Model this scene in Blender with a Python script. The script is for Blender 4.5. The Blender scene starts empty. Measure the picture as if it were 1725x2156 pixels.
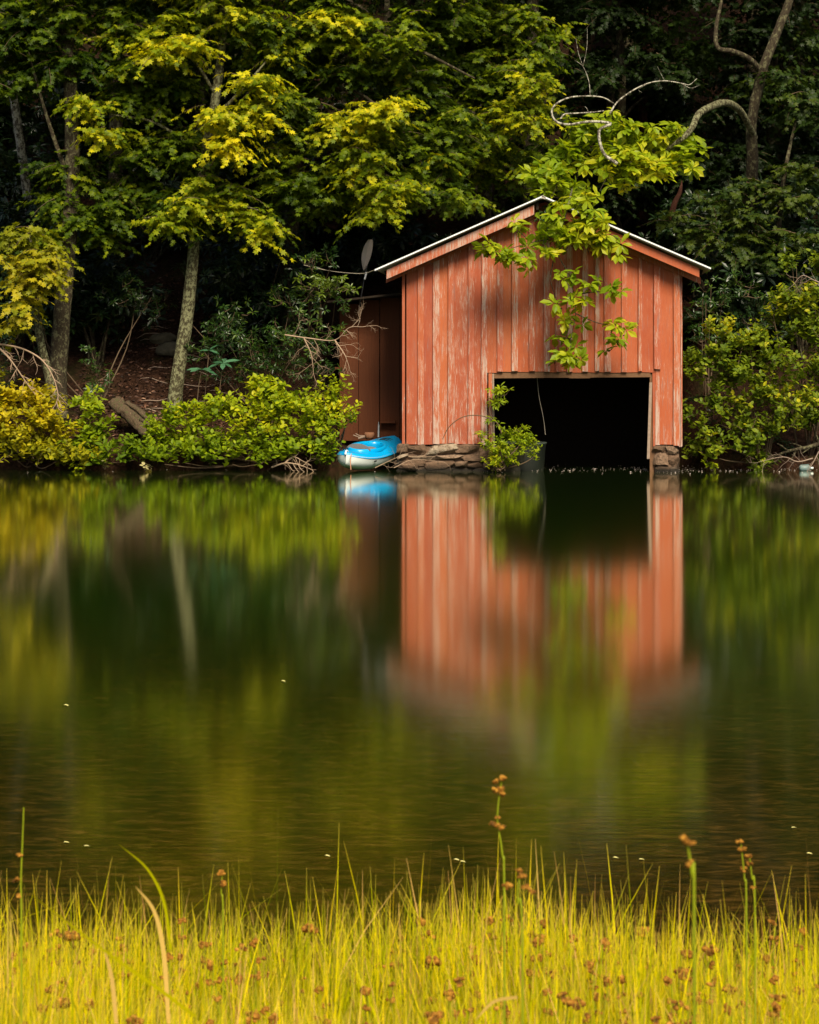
import bpy, math, random
import numpy as np
from mathutils import Vector, Matrix
R = math.radians
random.seed(7)
C = bpy.context.scene.collection
sc = bpy.context.scene

# ------------------------------------------------------------------ camera, sky, sun, exposure
CX, HY, F, H = 862.5, 750.0, 4410.0, 2.3      # photograph measured on a 1725 x 2156 grid
cam = bpy.data.cameras.new('camera'); camo = bpy.data.objects.new('camera', cam); C.objects.link(camo)
camo.location = (0, 0, H); camo.rotation_euler = (R(90), 0, 0)
cam.sensor_fit = 'HORIZONTAL'; cam.sensor_width = 24; cam.lens = 24*F/1725
cam.shift_y = -(1078-HY)/1725
cam.clip_end = 500
cam.dof.use_dof = True; cam.dof.focus_distance = 42; cam.dof.aperture_fstop = 9
sc.camera = camo
SUN_EL, SUN_AZ = 46, -14            # azimuth: degrees to the left of straight behind the camera
w = bpy.data.worlds.new('World'); sc.world = w; w.use_nodes = True
nt = w.node_tree; nt.nodes.clear()
sky = nt.nodes.new('ShaderNodeTexSky'); sky.sky_type = 'NISHITA'; sky.sun_disc = False
sky.sun_elevation = R(SUN_EL); sky.sun_rotation = R(180+SUN_AZ); sky.air_density = 1.0; sky.dust_density = 3.0
bg = nt.nodes.new('ShaderNodeBackground'); bg.inputs[1].default_value = 0.056
ow = nt.nodes.new('ShaderNodeOutputWorld')
nt.links.new(sky.outputs[0], bg.inputs[0]); nt.links.new(bg.outputs[0], ow.inputs[0])
sl = bpy.data.lights.new('sun', 'SUN'); sl.energy = 3.8; sl.angle = R(24); sl.color = (1, .88, .66)
so = bpy.data.objects.new('sun', sl); C.objects.link(so)
sd = Vector((-math.sin(R(SUN_AZ))*math.cos(R(SUN_EL)), -math.cos(R(SUN_AZ))*math.cos(R(SUN_EL)), math.sin(R(SUN_EL))))
so.rotation_euler = sd.to_track_quat('Z', 'Y').to_euler()
sc.view_settings.view_transform = 'Standard'; sc.view_settings.look = 'None'
sc.view_settings.exposure = 0.79; sc.view_settings.gamma = 1
sc.cycles.use_denoising = True
sc.cycles.max_bounces = 6; sc.cycles.diffuse_bounces = 2; sc.cycles.glossy_bounces = 3
sc.cycles.transmission_bounces = 3; sc.cycles.transparent_max_bounces = 4
sc.cycles.caustics_reflective = False; sc.cycles.caustics_refractive = False

def V(px, py, Y):
    return np.array([(px-CX)/F*Y, Y, H-(py-HY)/F*Y])

# ------------------------------------------------------------------ helpers
def norm(a):
    a = np.asarray(a, float); return a/(np.linalg.norm(a, axis=-1, keepdims=True)+1e-9)
LOC = {}
def thing(name, label, cat, loc=(0, 0, 0), rotz=0, group=None):
    o = bpy.data.objects.new(name, None); C.objects.link(o)
    o.location = tuple(float(a) for a in loc); o.rotation_euler = (0, 0, rotz); o.empty_display_size = .2
    o['label'] = label; o['category'] = cat
    if group: o['group'] = group
    LOC[o.name] = np.array(loc, float)
    return o
def tag(o, label=None, cat=None, group=None, kind=None):
    for k, v in (('label', label), ('category', cat), ('group', group), ('kind', kind)):
        if v: o[k] = v
    return o
def mesh(name, verts, faces, mat, parent=None, local=False, v=None, t=None, smooth=False):
    """verts (n,3); faces: list of lists, or an (m,k) array; v: per-face variation; t: per-vertex value."""
    verts = np.asarray(verts, float)
    if parent is not None and not local and parent.name in LOC:
        verts = verts - LOC[parent.name]
    me = bpy.data.meshes.new(name)
    if isinstance(faces, np.ndarray):
        loops = faces.reshape(-1).astype(np.int32); n = len(faces)
        tot = np.full(n, faces.shape[1], np.int32)
    else:
        tot = np.array([len(f) for f in faces], np.int32); n = len(tot)
        loops = np.fromiter((i for f in faces for i in f), np.int32, int(tot.sum()))
    me.vertices.add(len(verts)); me.vertices.foreach_set('co', verts.astype(np.float32).ravel())
    me.loops.add(len(loops)); me.loops.foreach_set('vertex_index', loops)
    me.polygons.add(n)
    me.polygons.foreach_set('loop_start', np.concatenate([[0], np.cumsum(tot)[:-1]]).astype(np.int32))
    if v is not None:
        a = me.attributes.new('v', 'FLOAT', 'FACE'); a.data.foreach_set('value', np.asarray(v, np.float32))
    if t is not None:
        a = me.attributes.new('t', 'FLOAT', 'POINT'); a.data.foreach_set('value', np.asarray(t, np.float32))
    me.update(calc_edges=True)
    me.polygons.foreach_set('use_smooth', np.full(n, bool(smooth)))
    me.materials.append(mat)
    o = bpy.data.objects.new(name, me); C.objects.link(o)
    if parent is not None: o.parent = parent
    return o

class MB:
    def __init__(s): s.v = []; s.f = []; s.a = []
    def quadbox(s, p, val=.5):      # 8 points: bottom ring then top ring
        b = len(s.v); s.v += [tuple(q) for q in p]
        fs = [(0,3,2,1),(4,5,6,7),(0,1,5,4),(1,2,6,5),(2,3,7,6),(3,0,4,7)]
        s.f += [tuple(b+i for i in f) for f in fs]; s.a += [val]*6
    def box(s, x0, x1, y0, y1, z0, z1, val=.5):
        s.quadbox([(x0,y0,z0),(x1,y0,z0),(x1,y1,z0),(x0,y1,z0),(x0,y0,z1),(x1,y0,z1),(x1,y1,z1),(x0,y1,z1)], val)
    def beam(s, a, b, wid, hei, val=.5):      # oriented box from a to b
        a = np.array(a, float); b = np.array(b, float); d = b-a; d /= np.linalg.norm(d)
        up = np.array([0,0,1.]) if abs(d[2]) < .9 else np.array([0,1.,0])
        x = np.cross(d, up); x /= np.linalg.norm(x); u = np.cross(x, d)
        x = x*wid/2; u = u*hei/2
        s.quadbox([a-x-u, a+x-u, b+x-u, b-x-u, a-x+u, a+x+u, b+x+u, b-x+u], val)
    def add(s, verts, faces, val=.5):
        b = len(s.v); s.v += [tuple(q) for q in verts]
        s.f += [tuple(int(b+i) for i in f) for f in faces]; s.a += [val]*len(faces)
    def build(s, name, mat, parent=None, local=False, smooth=False):
        return mesh(name, np.array(s.v), s.f, mat, parent, local, v=s.a, smooth=smooth)

def smooth_path(pts, n=6):
    pts = np.asarray(pts, float); out = []
    P = np.vstack([2*pts[0]-pts[1], pts, 2*pts[-1]-pts[-2]])
    for i in range(1, len(P)-2):
        for k in range(n):
            t = k/n; a, b, c, d = P[i-1], P[i], P[i+1], P[i+2]
            out.append(.5*((2*b)+(-a+c)*t+(2*a-5*b+4*c-d)*t*t+(-a+3*b-3*c+d)*t**3))
    out.append(pts[-1]); return np.array(out)

def tube(pts, rad, sides=8, rough=0, rng=None):
    pts = np.asarray(pts, float); n = len(pts); rad = np.broadcast_to(rad, n)
    T = np.gradient(pts, axis=0); T /= (np.linalg.norm(T, axis=1)[:, None]+1e-9)
    ref = np.array([0, 1., 0.]) if abs(T[0][1]) < .8 else np.array([1., 0, 0])
    A = np.cross(T, ref); A /= (np.linalg.norm(A, axis=1)[:, None]+1e-9); B = np.cross(T, A)
    th = np.linspace(0, 2*math.pi, sides, endpoint=False)
    r = rad[:, None]*np.ones((n, sides))
    if rough and rng is not None:
        r = r*(1+rough*rng.normal(size=(1, sides))+rough*.5*rng.normal(size=(n, sides)))
    vs = pts[:, None]+r[..., None]*(A[:, None]*np.cos(th)[None, :, None]+B[:, None]*np.sin(th)[None, :, None])
    i = np.arange(n-1)[:, None]; j = np.arange(sides)[None]; j2 = (j+1) % sides
    f = np.stack([i*sides+j, i*sides+j2, (i+1)*sides+j2, (i+1)*sides+j], -1).reshape(-1, 4)
    return vs.reshape(-1, 3), f

class Tubes:
    def __init__(s): s.v = []; s.f = []; s.n = 0
    def add(s, pts, rad, sides=6, rough=0, rng=None):
        v, f = tube(pts, rad, sides, rough, rng); s.v.append(v); s.f.append(f+s.n); s.n += len(v)
    def build(s, name, mat, parent=None, local=False):
        return mesh(name, np.vstack(s.v), np.vstack(s.f), mat, parent, local, smooth=True)

# ------------------------------------------------------------------ materials
def newmat(name):
    m = bpy.data.materials.new(name); m.use_nodes = True; n = m.node_tree; n.nodes.clear()
    o = n.nodes.new('ShaderNodeOutputMaterial'); return m, n, o
def ramp(n, fac, stops, mode='LINEAR'):
    r = n.nodes.new('ShaderNodeValToRGB'); r.color_ramp.interpolation = mode
    while len(r.color_ramp.elements) < len(stops): r.color_ramp.elements.new(.5)
    for e, (p, c) in zip(r.color_ramp.elements, stops): e.position = p; e.color = (*c, 1)
    n.links.new(fac, r.inputs[0]); return r.outputs[0]
def attr(n, a):
    x = n.nodes.new('ShaderNodeAttribute'); x.attribute_name = a; return x.outputs['Fac']
def coord(n, scale=(1, 1, 1), kind='Object'):
    tc = n.nodes.new('ShaderNodeTexCoord'); mp = n.nodes.new('ShaderNodeMapping'); mp.inputs['Scale'].default_value = scale
    n.links.new(tc.outputs[kind], mp.inputs[0]); return mp.outputs[0]
def noise(n, vec, scale, detail=4, rough=.6, dist=0):
    x = n.nodes.new('ShaderNodeTexNoise'); x.inputs['Scale'].default_value = scale; x.inputs['Detail'].default_value = detail
    x.inputs['Roughness'].default_value = rough; x.inputs['Distortion'].default_value = dist
    n.links.new(vec, x.inputs['Vector']); return x.outputs['Fac']
def mth(n, op, a, b=None, clamp=False):
    x = n.nodes.new('ShaderNodeMath'); x.operation = op; x.use_clamp = clamp
    for i, q in enumerate((a, b)):
        if q is None: continue
        if isinstance(q, (int, float)): x.inputs[i].default_value = q
        else: n.links.new(q, x.inputs[i])
    return x.outputs[0]
def mixc(n, f, a, b, bt='MIX'):
    x = n.nodes.new('ShaderNodeMix'); x.data_type = 'RGBA'; x.blend_type = bt
    for i, q in ((0, f), (6, a), (7, b)):
        if isinstance(q, (int, float)): x.inputs[i].default_value = q
        elif isinstance(q, tuple): x.inputs[i].default_value = (*q, 1)
        else: n.links.new(q, x.inputs[i])
    return x.outputs[2]
def bump(n, h, s=.5, d=.02):
    b = n.nodes.new('ShaderNodeBump'); b.inputs['Strength'].default_value = s; b.inputs['Distance'].default_value = d
    n.links.new(h, b.inputs['Height']); return b.outputs[0]
def pbsdf(n, out, col, rough=.6, spec=.3, metal=0, nrm=None):
    p = n.nodes.new('ShaderNodeBsdfPrincipled')
    if isinstance(col, tuple): p.inputs['Base Color'].default_value = (*col, 1)
    else: n.links.new(col, p.inputs['Base Color'])
    if isinstance(rough, (int, float)): p.inputs['Roughness'].default_value = rough
    else: n.links.new(rough, p.inputs['Roughness'])
    p.inputs['Specular IOR Level'].default_value = spec; p.inputs['Metallic'].default_value = metal
    if nrm is not None: n.links.new(nrm, p.inputs['Normal'])
    if out is not None: n.links.new(p.outputs[0], out.inputs[0])
    return p
def plain(name, col, rough=.5, spec=.4, metal=0, var=.25, sc_=8):
    m, n, o = newmat(name); f = noise(n, coord(n), sc_, 5)
    c = mixc(n, f, tuple(x*(1-var) for x in col), tuple(min(1, x*(1+var)) for x in col))
    pbsdf(n, o, c, rough, spec, metal, bump(n, f, .2, .01)); return m
def leafmat(name, stops, trans=.35, tcol=(1.6, 1.5, .5), gloss=.5, spec=.2):
    m, n, o = newmat(name)
    c = ramp(n, attr(n, 'v'), stops)
    big = noise(n, coord(n), .9, 2)
    c = mixc(n, mth(n, 'MULTIPLY', big, .5), c, mixc(n, 1.0, c, (.62, .85, .7), 'MULTIPLY'))
    geo = n.nodes.new('ShaderNodeNewGeometry')
    c2 = mixc(n, mth(n, 'MULTIPLY', geo.outputs['Backfacing'], .10), c, (.12, .14, .05))
    p = pbsdf(n, None, c2, gloss, spec)
    t = n.nodes.new('ShaderNodeBsdfTranslucent'); n.links.new(mixc(n, 1.0, c, tcol, 'MULTIPLY'), t.inputs[0])
    mx = n.nodes.new('ShaderNodeMixShader'); mx.inputs[0].default_value = trans
    n.links.new(p.outputs[0], mx.inputs[1]); n.links.new(t.outputs[0], mx.inputs[2]); n.links.new(mx.outputs[0], o.inputs[0])
    return m
M = {}
M['maple'] = leafmat('maple_leaf', [(0, (.022, .048, .002)), (.35, (.075, .115, .003)), (.55, (.17, .22, .005)), (.78, (.36, .36, .007)), (1, (.72, .60, .014))], .48)
M['maple_gold'] = leafmat('golden_maple_leaf', [(0, (.10, .13, .006)), (.5, (.24, .24, .008)), (1, (.46, .36, .012))], .4)
M['maple_dark'] = leafmat('maple_leaf_in_shade', [(0, (.008, .018, .002)), (.6, (.022, .042, .004)), (1, (.070, .092, .007))], .3)  # maple leaf copy darkened, the woods' shade put into its colour
M['magnolia'] = leafmat('magnolia_leaf', [(0, (.08, .15, .006)), (.5, (.20, .28, .008)), (.85, (.34, .39, .012)), (1, (.52, .48, .02))], .45, gloss=.45)
M['laurel'] = leafmat('laurel_leaf', [(0, (.008, .024, .004)), (.6, (.026, .062, .007)), (1, (.11, .15, .010))], .2, gloss=.35, spec=.45)
M['rhodo'] = leafmat('rhododendron_leaf', [(0, (.005, .014, .003)), (.6, (.012, .029, .007)), (1, (.034, .058, .014))], .12, gloss=.35, spec=.45)  # naturally dark leaf, deepened further to paint the gloom of the woods
M['rhodo_blue'] = leafmat('bluish_rhododendron_leaf', [(0, (.03, .09, .04)), (1, (.07, .17, .09))], .15, gloss=.3, spec=.5)
M['bush'] = leafmat('bush_leaf', [(0, (.07, .12, .004)), (.4, (.20, .27, .006)), (.8, (.38, .42, .008)), (1, (.60, .52, .012))], .4)
M['bush_gold'] = leafmat('golden_bush_leaf', [(0, (.10, .12, .006)), (.5, (.33, .30, .008)), (1, (.62, .47, .012))], .4)
M['bush_olive'] = leafmat('olive_bush_leaf', [(0, (.04, .075, .006)), (.5, (.11, .155, .008)), (.85, (.22, .26, .010)), (1, (.48, .42, .015))], .35)
M['bush_pale'] = leafmat('bleached_leaf', [(0, (.30, .25, .10)), (1, (.62, .50, .25))], .3)
M['weed'] = leafmat('weed_blade', [(0, (.07, .14, .008)), (1, (.24, .32, .03))], .35)

def barkmat(name, dark, mid, lich, amt=.5, sc_=6):
    m, n, o = newmat(name)
    f = noise(n, coord(n, (1, 1, .22)), sc_*4, 8, .8); f2 = noise(n, coord(n, (1, 1, .7)), sc_, 6, .75)
    c = mixc(n, ramp(n, f, [(.35, (0, 0, 0)), (.65, (1, 1, 1))]), dark, mid)
    c = mixc(n, ramp(n, f2, [(.62-amt*.25, (0, 0, 0)), (.68-amt*.25, (1, 1, 1))]), c, lich)
    pbsdf(n, o, c, .9, .15, 0, bump(n, f, .9, .04)); return m
M['bark'] = barkmat('bark', (.012, .009, .006), (.085, .065, .04), (.16, .15, .08), .40, 13)
M['bark_lichen'] = barkmat('lichen_bark', (.022, .018, .010), (.10, .085, .045), (.24, .24, .13), .55, 16)
M['bark_pale'] = barkmat('pale_bark', (.05, .04, .03), (.20, .17, .13), (.55, .52, .42), .6, 14)
M['bark_red'] = barkmat('red_bark', (.03, .012, .008), (.07, .024, .014), (.09, .04, .025), .3)
M['twig'] = plain('twig', (.10, .065, .035), .8)
M['deadwood'] = plain('bleached_dead_wood', (.36, .25, .17), .8, .2, 0, .35, 20)
M['rotten'] = barkmat('rotten_log', (.02, .012, .007), (.17, .12, .075), (.08, .08, .035), .35, 14)

def paint():
    m, n, o = newmat('weathered_red_paint')
    v = attr(n, 'v')
    off = n.nodes.new('ShaderNodeCombineXYZ'); n.links.new(mth(n, 'MULTIPLY', v, 37.0), off.inputs[1])
    def shifted(scale):
        c = coord(n, scale); a = n.nodes.new('ShaderNodeVectorMath'); n.links.new(c, a.inputs[0]); n.links.new(off.outputs[0], a.inputs[1]); return a.outputs[0]
    streak = noise(n, shifted((17, 1, 1.2)), 2.2, 10, .8, .6)
    fine = noise(n, shifted((60, 1, 3)), 2, 6, .8)
    patch = noise(n, shifted((3, 1, 1.1)), 1.4, 5, .65)
    red = ramp(n, v, [(0, (.34, .075, .031)), (.12, (.41, .100, .038)), (.25, (.31, .068, .034)), (.4, (.43, .118, .044)), (.55, (.36, .085, .038)), (.75, (.46, .128, .050)), (.88, (.32, .075, .038)), (1, (.40, .10, .05))])
    red = mixc(n, mth(n, 'MULTIPLY', ramp(n, patch, [(.4, (0, 0, 0)), (.7, (1, 1, 1))]), .5), red, (.45, .15, .075))
    red = mixc(n, ramp(n, fine, [(.30, (.75, .75, .75)), (.5, (0, 0, 0))]), red, (.24, .06, .035))
    # chipped paint: more of it low down the wall
    sx = n.nodes.new('ShaderNodeSeparateXYZ'); n.links.new(coord(n), sx.inputs[0])
    low = n.nodes.new('ShaderNodeMapRange'); low.inputs[1].default_value = .5; low.inputs[2].default_value = 2.4
    low.inputs[3].default_value = .045; low.inputs[4].default_value = 0; n.links.new(sx.outputs[2], low.inputs[0])
    wear = mth(n, 'ADD', mth(n, 'ADD', mth(n, 'MULTIPLY', streak, .62), mth(n, 'MULTIPLY', fine, .22)), mth(n, 'MULTIPLY', patch, .22))
    wear = mth(n, 'ADD', wear, low.outputs[0])
    wear = mth(n, 'ADD', wear, mth(n, 'ADD', mth(n, 'MULTIPLY', mth(n, 'GREATER_THAN', v, .5), .055), mth(n, 'MULTIPLY', mth(n, 'GREATER_THAN', mth(n, 'FRACT', mth(n, 'MULTIPLY', v, 17.3)), .6), .035)))
    wood = mixc(n, fine, (.36, .24, .19), (.58, .46, .39))
    c = mixc(n, ramp(n, wear, [(.60, (0, 0, 0)), (.66, (.9, .9, .9))]), red, wood)
    grime = noise(n, coord(n, (10, 1, .5)), 3, 5, .7)
    c = mixc(n, ramp(n, grime, [(.56, (0, 0, 0)), (.70, (.75, .75, .75))]), c, (.23, .165, .15))
    pbsdf(n, o, c, .75, .2, 0, bump(n, mth(n, 'SUBTRACT', fine, mth(n, 'MULTIPLY', wear, .6)), .5, .006)); return m
M['paint'] = paint()
M['oldwood'] = plain('brown_weathered_wood', (.16, .085, .045), .85, .2, 0, .5, 14)
M['greywood'] = plain('grey_weathered_wood', (.30, .22, .17), .85, .2, 0, .4, 20)
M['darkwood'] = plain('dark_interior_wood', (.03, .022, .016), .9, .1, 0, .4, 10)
def shedwood():
    m, n, o = newmat('shaded_red_shed_wood')
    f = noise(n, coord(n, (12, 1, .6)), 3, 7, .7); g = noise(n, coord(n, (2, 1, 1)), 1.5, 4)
    c = mixc(n, f, (.08, .020, .010), (.18, .055, .022)); c = mixc(n, mth(n, 'MULTIPLY', g, .5), c, (.10, .05, .025))  # red boards coloured darker, the shade over the shed painted in
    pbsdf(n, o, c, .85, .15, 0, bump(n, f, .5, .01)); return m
M['shed'] = shedwood()
M['white_metal'] = plain('white_metal_trim', (.80, .82, .82), .35, .5, 0, .06)
M['roof'] = plain('grey_metal_roof', (.33, .30, .26), .5, .4, 0, .35, 5)
def stone():
    m, n, o = newmat('rough_brown_stone')
    f = noise(n, coord(n), 5, 8, .7); g = noise(n, coord(n), 22, 6, .7); v = attr(n, 'v')
    c = ramp(n, v, [(0, (.13, .075, .045)), (.5, (.25, .16, .105)), (.85, (.30, .22, .15)), (1, (.40, .33, .24))])
    c = mixc(n, ramp(n, f, [(.45, (0, 0, 0)), (.62, (1, 1, 1))]), c, (.15, .09, .055))
    c = mixc(n, ramp(n, g, [(.35, (.8, .8, .8)), (.5, (0, 0, 0))]), c, (.06, .045, .03))
    sx = n.nodes.new('ShaderNodeSeparateXYZ'); n.links.new(coord(n), sx.inputs[0])
    wet = ramp(n, mth(n, 'ADD', sx.outputs[2], mth(n, 'MULTIPLY', f, .15)), [(.12, (1, 1, 1)), (.24, (0, 0, 0))])
    c = mixc(n, wet, c, (.018, .014, .01))
    pbsdf(n, o, c, .85, .25, 0, bump(n, mth(n, 'ADD', f, g), .9, .04)); return m
M['stone'] = stone()
M['blue'] = plain('blue_plastic', (.0, .32, .70), .28, .5, 0, .06)
M['hull'] = plain('white_plastic', (.72, .78, .76), .35, .5, 0, .07, 3)
M['seat'] = plain('grey_seat_foam', (.17, .155, .15), .7)
M['black'] = plain('black_rubber', (.012, .012, .014), .5)
M['paddle'] = plain('grey_paddle_plastic', (.33, .28, .25), .5, .4, 0, .12)
M['metal'] = plain('bright_metal', (.75, .75, .75), .3, .5, .6, .1)
M['rope'] = plain('pale_rope', (.42, .36, .28), .9)
M['orange_rope'] = plain('faded_orange_rope', (.50, .24, .14), .9)
M['tub'] = plain('green_stained_metal', (.012, .015, .011), .45, .4, .2, .5, 4)
M['concrete'] = plain('mossy_concrete', (.09, .08, .055), .9, .2, 0, .85, 9)
M['clay'] = plain('terracotta_clay', (.28, .13, .07), .8, .2, 0, .3)
M['petal'] = plain('white_petal', (.85, .72, .66), .6, .3, 0, .1)
M['floatleaf'] = plain('pale_yellow_leaf', (.75, .68, .25), .5)
M['jug'] = plain('pale_blue_plastic', (.16, .24, .24), .4)
M['rush'] = leafmat('rush_stem', [(0, (.30, .34, .01)), (1, (.50, .48, .03))], .2)
def seedm():
    m, n, o = newmat('brown_seed_head'); f = noise(n, coord(n), 60, 4)
    c = ramp(n, f, [(.3, (.05, .022, .003)), (.5, (.22, .090, .008)), (.7, (.48, .24, .03))])
    pbsdf(n, o, c, .8, .2, 0, bump(n, f, 1, .004)); return m
M['seed'] = seedm()
def grassm():
    m, n, o = newmat('marsh_grass')
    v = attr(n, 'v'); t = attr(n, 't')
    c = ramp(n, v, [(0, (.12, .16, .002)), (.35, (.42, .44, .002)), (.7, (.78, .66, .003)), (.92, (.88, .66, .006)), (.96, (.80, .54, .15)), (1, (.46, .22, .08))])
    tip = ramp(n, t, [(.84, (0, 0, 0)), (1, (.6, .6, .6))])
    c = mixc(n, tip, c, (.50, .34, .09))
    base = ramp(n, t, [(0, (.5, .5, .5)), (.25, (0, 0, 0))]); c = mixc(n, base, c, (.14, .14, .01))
    p = n.nodes.new('ShaderNodeBsdfDiffuse'); n.links.new(c, p.inputs[0]); tr = n.nodes.new('ShaderNodeBsdfTranslucent'); n.links.new(mixc(n, 1, c, (1.2, 1.15, .3), 'MULTIPLY'), tr.inputs[0])
    mx = n.nodes.new('ShaderNodeMixShader'); mx.inputs[0].default_value = .4
    n.links.new(p.outputs[0], mx.inputs[1]); n.links.new(tr.outputs[0], mx.inputs[2]); n.links.new(mx.outputs[0], o.inputs[0]); return m
M['grass'] = grassm()
def hillm():
    m, n, o = newmat('forest_leaf_litter')
    f = noise(n, coord(n, (1, 1, 1)), 9, 8, .75, .5); g = noise(n, coord(n), 1.3, 5); k = noise(n, coord(n, (1.0, 3, 3)), 22, 5, .8)
    c = ramp(n, f, [(.30, (.006, .004, .002)), (.50, (.035, .016, .009)), (.60, (.075, .035, .02)), (.72, (.15, .085, .05))])
    c = mixc(n, ramp(n, k, [(.56, (0, 0, 0)), (.66, (.8, .8, .8))]), c, (.11, .055, .03))
    c = mixc(n, ramp(n, g, [(.52, (0, 0, 0)), (.68, (.7, .7, .7))]), c, (.035, .04, .010))
    pbsdf(n, o, c, .9, .1, 0, bump(n, f, 1, .12)); return m
M['hill'] = hillm()
M['mud'] = plain('wet_mud', (.05, .035, .015), .8, .3, 0, .4, 3)
def waterm():
    m, n, o = newmat('lake_water')
    # ripples: long crests across the view
    r1 = noise(n, coord(n, (1.3, 9, 1)), 2.6, 5, .62, .6); r2 = noise(n, coord(n, (.35, 1.6, 1)), 1.3, 4, .55, .2)
    h = mth(n, 'ADD', mth(n, 'MULTIPLY', r1, .35), mth(n, 'MULTIPLY', r2, .8))
    nb = bump(n, h, .5, .010)
    sx = n.nodes.new('ShaderNodeSeparateXYZ'); n.links.new(coord(n), sx.inputs[0])
    calm = n.nodes.new('ShaderNodeMapRange'); calm.inputs[1].default_value = 7; calm.inputs[2].default_value = 17; calm.inputs[3].default_value = .17; calm.inputs[4].default_value = .03
    n.links.new(sx.outputs[1], calm.inputs[0]); n.links.new(calm.outputs[0], nb.node.inputs['Strength'])
    # the murky body: silty brown shallows by the near bank, green farther out
    sx = n.nodes.new('ShaderNodeSeparateXYZ'); n.links.new(coord(n), sx.inputs[0])
    b1 = noise(n, coord(n, (1.6, 5, 1)), 3.2, 8, .78, 1.2)
    weed = ramp(n, b1, [(.38, (.004, .003, .0005)), (.52, (.042, .022, .002)), (.66, (.15, .075, .014))])
    deep = (.014, .042, .002)
    far = n.nodes.new('ShaderNodeMapRange'); far.inputs[1].default_value = 8; far.inputs[2].default_value = 20; n.links.new(sx.outputs[1], far.inputs[0])
    body = mixc(n, far.outputs[0], weed, deep)
    d = n.nodes.new('ShaderNodeBsdfDiffuse'); n.links.new(body, d.inputs[0])
    g = n.nodes.new('ShaderNodeBsdfGlossy'); g.inputs['Roughness'].default_value = .08; g.inputs[0].default_value = (1, .98, .90, 1)
    n.links.new(nb, g.inputs['Normal'])
    lw = n.nodes.new('ShaderNodeLayerWeight'); lw.inputs[0].default_value = .5      # grazing-angle reflectance of still water
    c_ = mth(n, 'DIVIDE', mth(n, 'SUBTRACT', 1.0, lw.outputs['Facing']), .235)
    fr = mth(n, 'DIVIDE', 1.0, mth(n, 'ADD', 1.0, mth(n, 'MULTIPLY', c_, c_)))
    mx = n.nodes.new('ShaderNodeMixShader'); n.links.new(fr, mx.inputs[0])
    n.links.new(d.outputs[0], mx.inputs[1]); n.links.new(g.outputs[0], mx.inputs[2]); n.links.new(mx.outputs[0], o.inputs[0]); return m
M['water'] = waterm()

# ------------------------------------------------------------------ terrain, water, near bank
def snoise(x, y, s=1., k=0):
    return (np.sin(x*1.3*s+k)+np.sin(y*1.7*s+1.3*k)+np.sin((x+y)*.9*s+2.1+k)+np.sin((x*2.3-y*1.9)*s+k)*.5)/3.5
def bank_edge(x):
    x = np.asarray(x, float)
    e = 42.55+.15*snoise(x, x*0, 2.)
    inside = 1/(1+np.exp(-(x+1.75)*9))*1/(1+np.exp((x-5.9)*9))
    return e+inside*np.where(x < .35, 1.6, 5.6)
def hill_z(x, y):
    d = y-bank_edge(x)
    z = np.where(d < 0, -.5, 0)+np.clip(d*2, -.1, .32)+np.clip(d-.5, 0, 60)*.60
    return z+np.where(d > 0, .10*snoise(x, y, 1.7)+.05*snoise(x, y, 5., 2.), 0)
xs = np.linspace(-30, 30, 241); ys = np.concatenate([np.linspace(41.9, 52, 150), np.linspace(52.3, 100, 80)])
X, Y = np.meshgrid(xs, ys); Z = hill_z(X, Y)
nx, ny = len(xs), len(ys)
i = np.arange(ny-1)[:, None]*nx; j = np.arange(nx-1)[None]
gf = np.stack([i+j, i+j+1, i+j+1+nx, i+j+nx], -1).reshape(-1, 4)
tag(mesh('hillside', np.stack([X, Y, Z], -1).reshape(-1, 3), gf, M['hill'], smooth=True), kind='structure')
wv = [(-60, -2, 0), (60, -2, 0), (60, 49, 0), (-60, 49, 0)]
tag(mesh('water', wv, [(0, 1, 2, 3)], M['water']), kind='structure')
def near_z(x, y):
    return .62*np.clip((6.4-y)/6.4, 0, 1)**1.1-.10*np.clip((y-6.2)/1.2, 0, 3)+.03*snoise(x, y, 3.)
xs = np.linspace(-30, 30, 160); ys = np.linspace(-14, 12, 90)
X, Y = np.meshgrid(xs, ys); Z = near_z(X, Y); nx, ny = len(xs), len(ys)
i = np.arange(ny-1)[:, None]*nx; j = np.arange(nx-1)[None]
tag(mesh('near_bank', np.stack([X, Y, Z], -1).reshape(-1, 3), np.stack([i+j, i+j+1, i+j+1+nx, i+j+nx], -1).reshape(-1, 4), M['mud'], smooth=True), kind='structure')
tag(mesh('lake_bed', [(-60, -20, -1.2), (60, -20, -1.2), (60, 60, -1.2), (-60, 60, -1.2)], [(0, 1, 2, 3)], M['mud']), kind='structure')

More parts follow.
